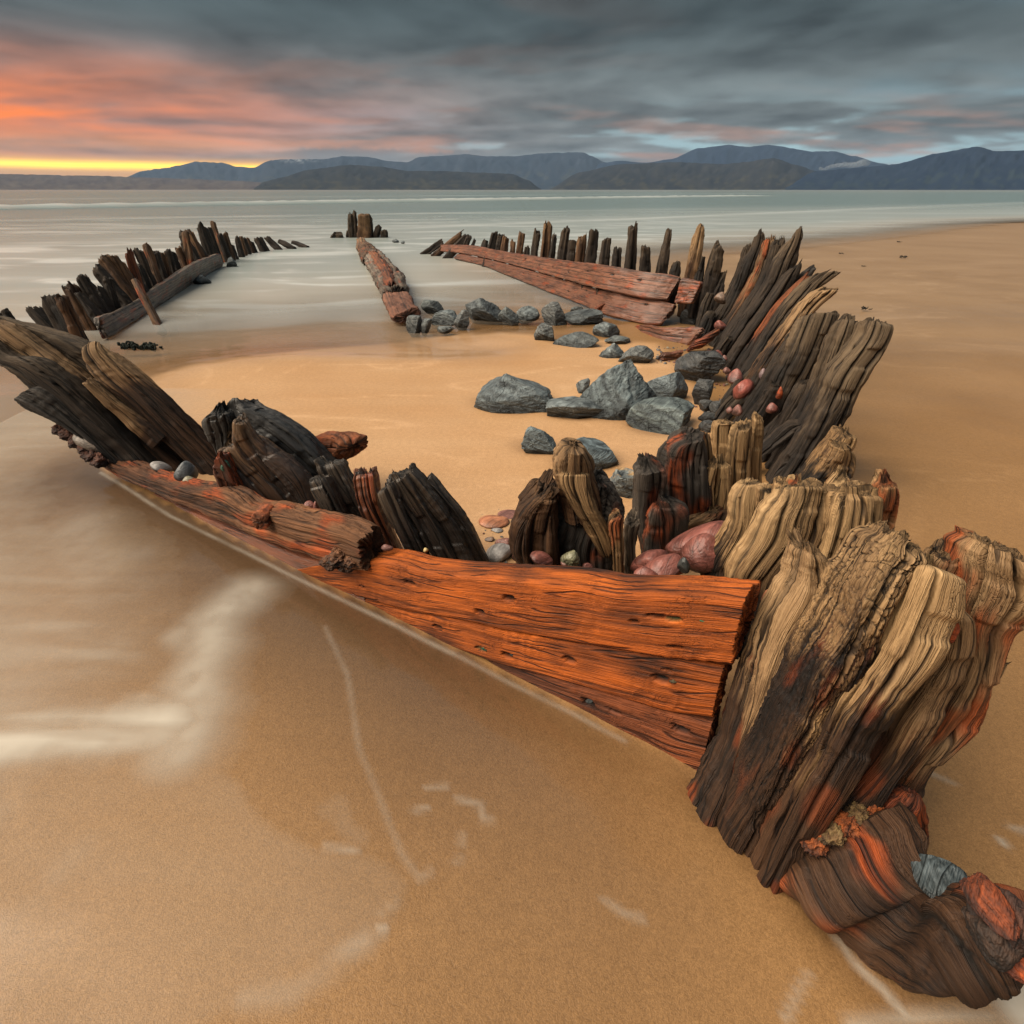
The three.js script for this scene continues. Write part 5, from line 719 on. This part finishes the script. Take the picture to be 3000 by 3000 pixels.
held(zE, 1130, 838, 1200, 925, 1.80, 6, 'small black stone in front of the red heap', { a: [.02, .022, .022], b: [.07, .075, .07] }, {});
held(zE, 300, 798, 430, 880, 1.86, 7, 'reddish stone at the foot of the dark stump on the plank', RED, { long: 1, roll: -.4 });
held(zE, 470, 792, 578, 885, 1.80, 8, 'pale green grey stone leaning on the stump above the orange plank', { a: [.13, .12, .06], b: [.32, .30, .18], planes: 6, soft: .6, rough: .15 }, { roll: -.3 });
held(zE, 468, 845, 520, 885, 1.79, 9, 'small pink stone beside the green grey one', PINK, {}); held(zE, 590, 870, 650, 900, 1.79, 10, 'small reddish pebble right of the green grey stone', RED, {});
pb(zE, 45, 762, 208, 870, 11, 'large round pale grey pebble at the foot of the dark ribs', GREY, { deep: .9 }); pb(zE, 5, 618, 176, 672, 12, 'long orange pebble on the sand in the gap', OR); pb(zE, 112, 584, 252, 618, 13, 'flat pink pebble behind the long orange one', PINK); pb(zE, 186, 622, 238, 646, 14, 'small blue grey pebble right of the long orange one', GREY); pb(zE, 75, 674, 142, 698, 15, 'small grey pebble in front of the long orange one', GREY); pb(zE, 38, 722, 92, 748, 16, 'small brown pebble above the large round grey one', { a: [.2, .1, .06], b: [.3, .17, .1] }); pb(zE, 95, 728, 205, 792, 17, 'pink pebble half hidden by the large round grey one', PINK); pb(zE, 195, 790, 262, 860, 18, 'pink pebble between the large grey one and the stump', PINK);
held(zE, 1610, 1025, 1700, 1110, 1.35, 19, 'orange stone wedged behind the end of the orange plank', OR, {}); held(zE, 1465, 1440, 1535, 1545, 1.24, 20, 'small pink stone wedged low beside the end of the orange plank', PINK, { long: 0 });
// pebbles lodged between the right hand ribs
held(zC, 585, 1215, 735, 1385, 4.0, 30, 'bright red oval pebble lodged between the right ribs', { a: [.20, .045, .03], b: [.34, .085, .058] }, { long: 1, roll: .75 }); held(zC, 565, 1165, 665, 1270, 4.9, 31, 'dull red pebble above the bright red one in the right ribs', RED, {}); held(zC, 450, 1030, 522, 1088, 5.9, 32, 'red pebble low in the right ribs beside the largest slate', RED, {}); held(zC, 830, 1402, 918, 1475, 3.55, 33, 'red pebble lodged highest toward the bleached ribs', RED, {}); held(zC, 590, 1415, 665, 1490, 3.95, 34, 'pink pebble below the bright red oval one', PINK, {}); held(zC, 550, 1430, 600, 1475, 3.9, 35, 'smallest pink pebble below the bright red oval one', PINK, {}); held(zC, 468, 620, 550, 705, 7.05, 36, 'brown pebble lodged behind the end of the ceiling planks', { a: [.16, .10, .07], b: [.26, .17, .12] }, {}); held(zC, 470, 820, 555, 885, 6.75, 37, 'red pebble by the broken end of the warped plank', RED, {}); held(zC, 780, 1160, 830, 1240, 4.4, 38, 'mauve pebble right of the bright red oval one', { a: [.2, .12, .12], b: [.3, .2, .2] }, {}); held(zC, 510, 1065, 560, 1110, 5.7, 39, 'pink and white pebble right of the one beside the largest slate', PINK, {}); held(zC, 525, 1150, 580, 1195, 5.2, 40, 'pink pebble at the corner of the largest slate', PINK, {}); held(zC, 708, 1255, 748, 1310, 3.98, 41, 'small orange pebble touching the bright red oval one', OR, {}); held(zC, 905, 1290, 950, 1375, 3.5, 42, 'rust orange chip high in the right ribs', { a: [.3, .05, .01], b: [.5, .09, .02] }, {});
pb(zC, 248, 1125, 300, 1170, 43, 'brown pebble lying on the largest slate', { a: [.2, .12, .08], b: [.32, .2, .14] }, { h: .1 }); pb(zC, 335, 735, 372, 780, 44, 'pink pebble at the right of the stacked slates', PINK, { h: .05 });
// stones caught on top of the brown plank
[[650, 722, 700, 770, 2.62, 'pink pebble at the left of the row on the brown plank', PINK], [748, 718, 822, 782, 2.56, 'largest red pebble of the row on the brown plank', RED], [690, 728, 740, 772, 2.60, 'greenish pebble in the row on the brown plank', { a: [.05, .10, .06], b: [.25, .22, .08] }], [805, 715, 850, 800, 2.52, 'upright reddish pebble in the row on the brown plank', RED], [840, 755, 890, 815, 2.48, 'pink pebble right of the upright one on the brown plank', PINK], [885, 775, 935, 825, 2.45, 'brown pebble at the right of the row on the brown plank', { a: [.14, .09, .06], b: [.28, .2, .15] }], [715, 750, 770, 785, 2.54, 'flat pinkish pebble in front of the row on the brown plank', PINK], [1190, 958, 1260, 990, 2.05, 'pale pink pebble on the left end of the orange plank', PINK], [1060, 975, 1095, 1030, 2.08, 'white shell in the corner behind the brown plank end', { a: [.4, .38, .33], b: [.65, .62, .55] }], [1430, 975, 1460, 1000, 1.98, 'tiny yellow pebble on the orange plank edge', { a: [.4, .28, .1], b: [.6, .45, .2] }]]
  .forEach(([a, b, c, d, f, l, k], i) => held(zD, a, b, c, d, f, 60 + i, l, k, {}));
[[430, 1480, 600, 1590, 3.36, 'flat pale stone jammed under the leaning left timbers', { a: [.28, .21, .16], b: [.42, .34, .27] }, { long: 1, roll: -.5 }], [990, 1650, 1110, 1760, 3.05, 'dark grey stone wedged at the foot of the left timbers', { a: [.05, .055, .06], b: [.13, .14, .15] }, {}], [1030, 1730, 1110, 1780, 2.98, 'small yellowish stone before the dark wedged one', { a: [.25, .22, .14], b: [.4, .36, .25] }, {}], [860, 1640, 960, 1710, 3.2, 'grey brown stone on the left end of the brown plank', GREY, { long: 1, roll: -.5 }], [1230, 1780, 1330, 1840, 2.86, 'flat grey stone above the broken top of the brown plank', GREY, {}], [1370, 1770, 1450, 1830, 2.8, 'black weed covered stone right of the flat grey one', { a: [.015, .018, .018], b: [.05, .055, .055] }, {}], [1245, 1640, 1300, 1700, 2.7, 'green stained chip under the broad dark timber', { a: [.04, .10, .06], b: [.10, .28, .18] }, {}]]
  .forEach(([a, b, c, d, f, l, k, o], i) => held(zA, a, b, c, d, f, 80 + i, l, k, o));
// slate wedged across the forefoot
held(zG, 1345, 1095, 1600, 1138, .73, 95, 'grey slate wedge jammed across the gnarled forefoot', { a: [.022, .03, .032], b: [.10, .125, .135], planes: 6, soft: .8, strata: .05 }, { long: 1, roll: .22, deep: .06, detail: 28, mat: M.rock, name: 'slate', cat: 'slate', group: 'dark slates along the right side' });

renderer.render(scene, camera);
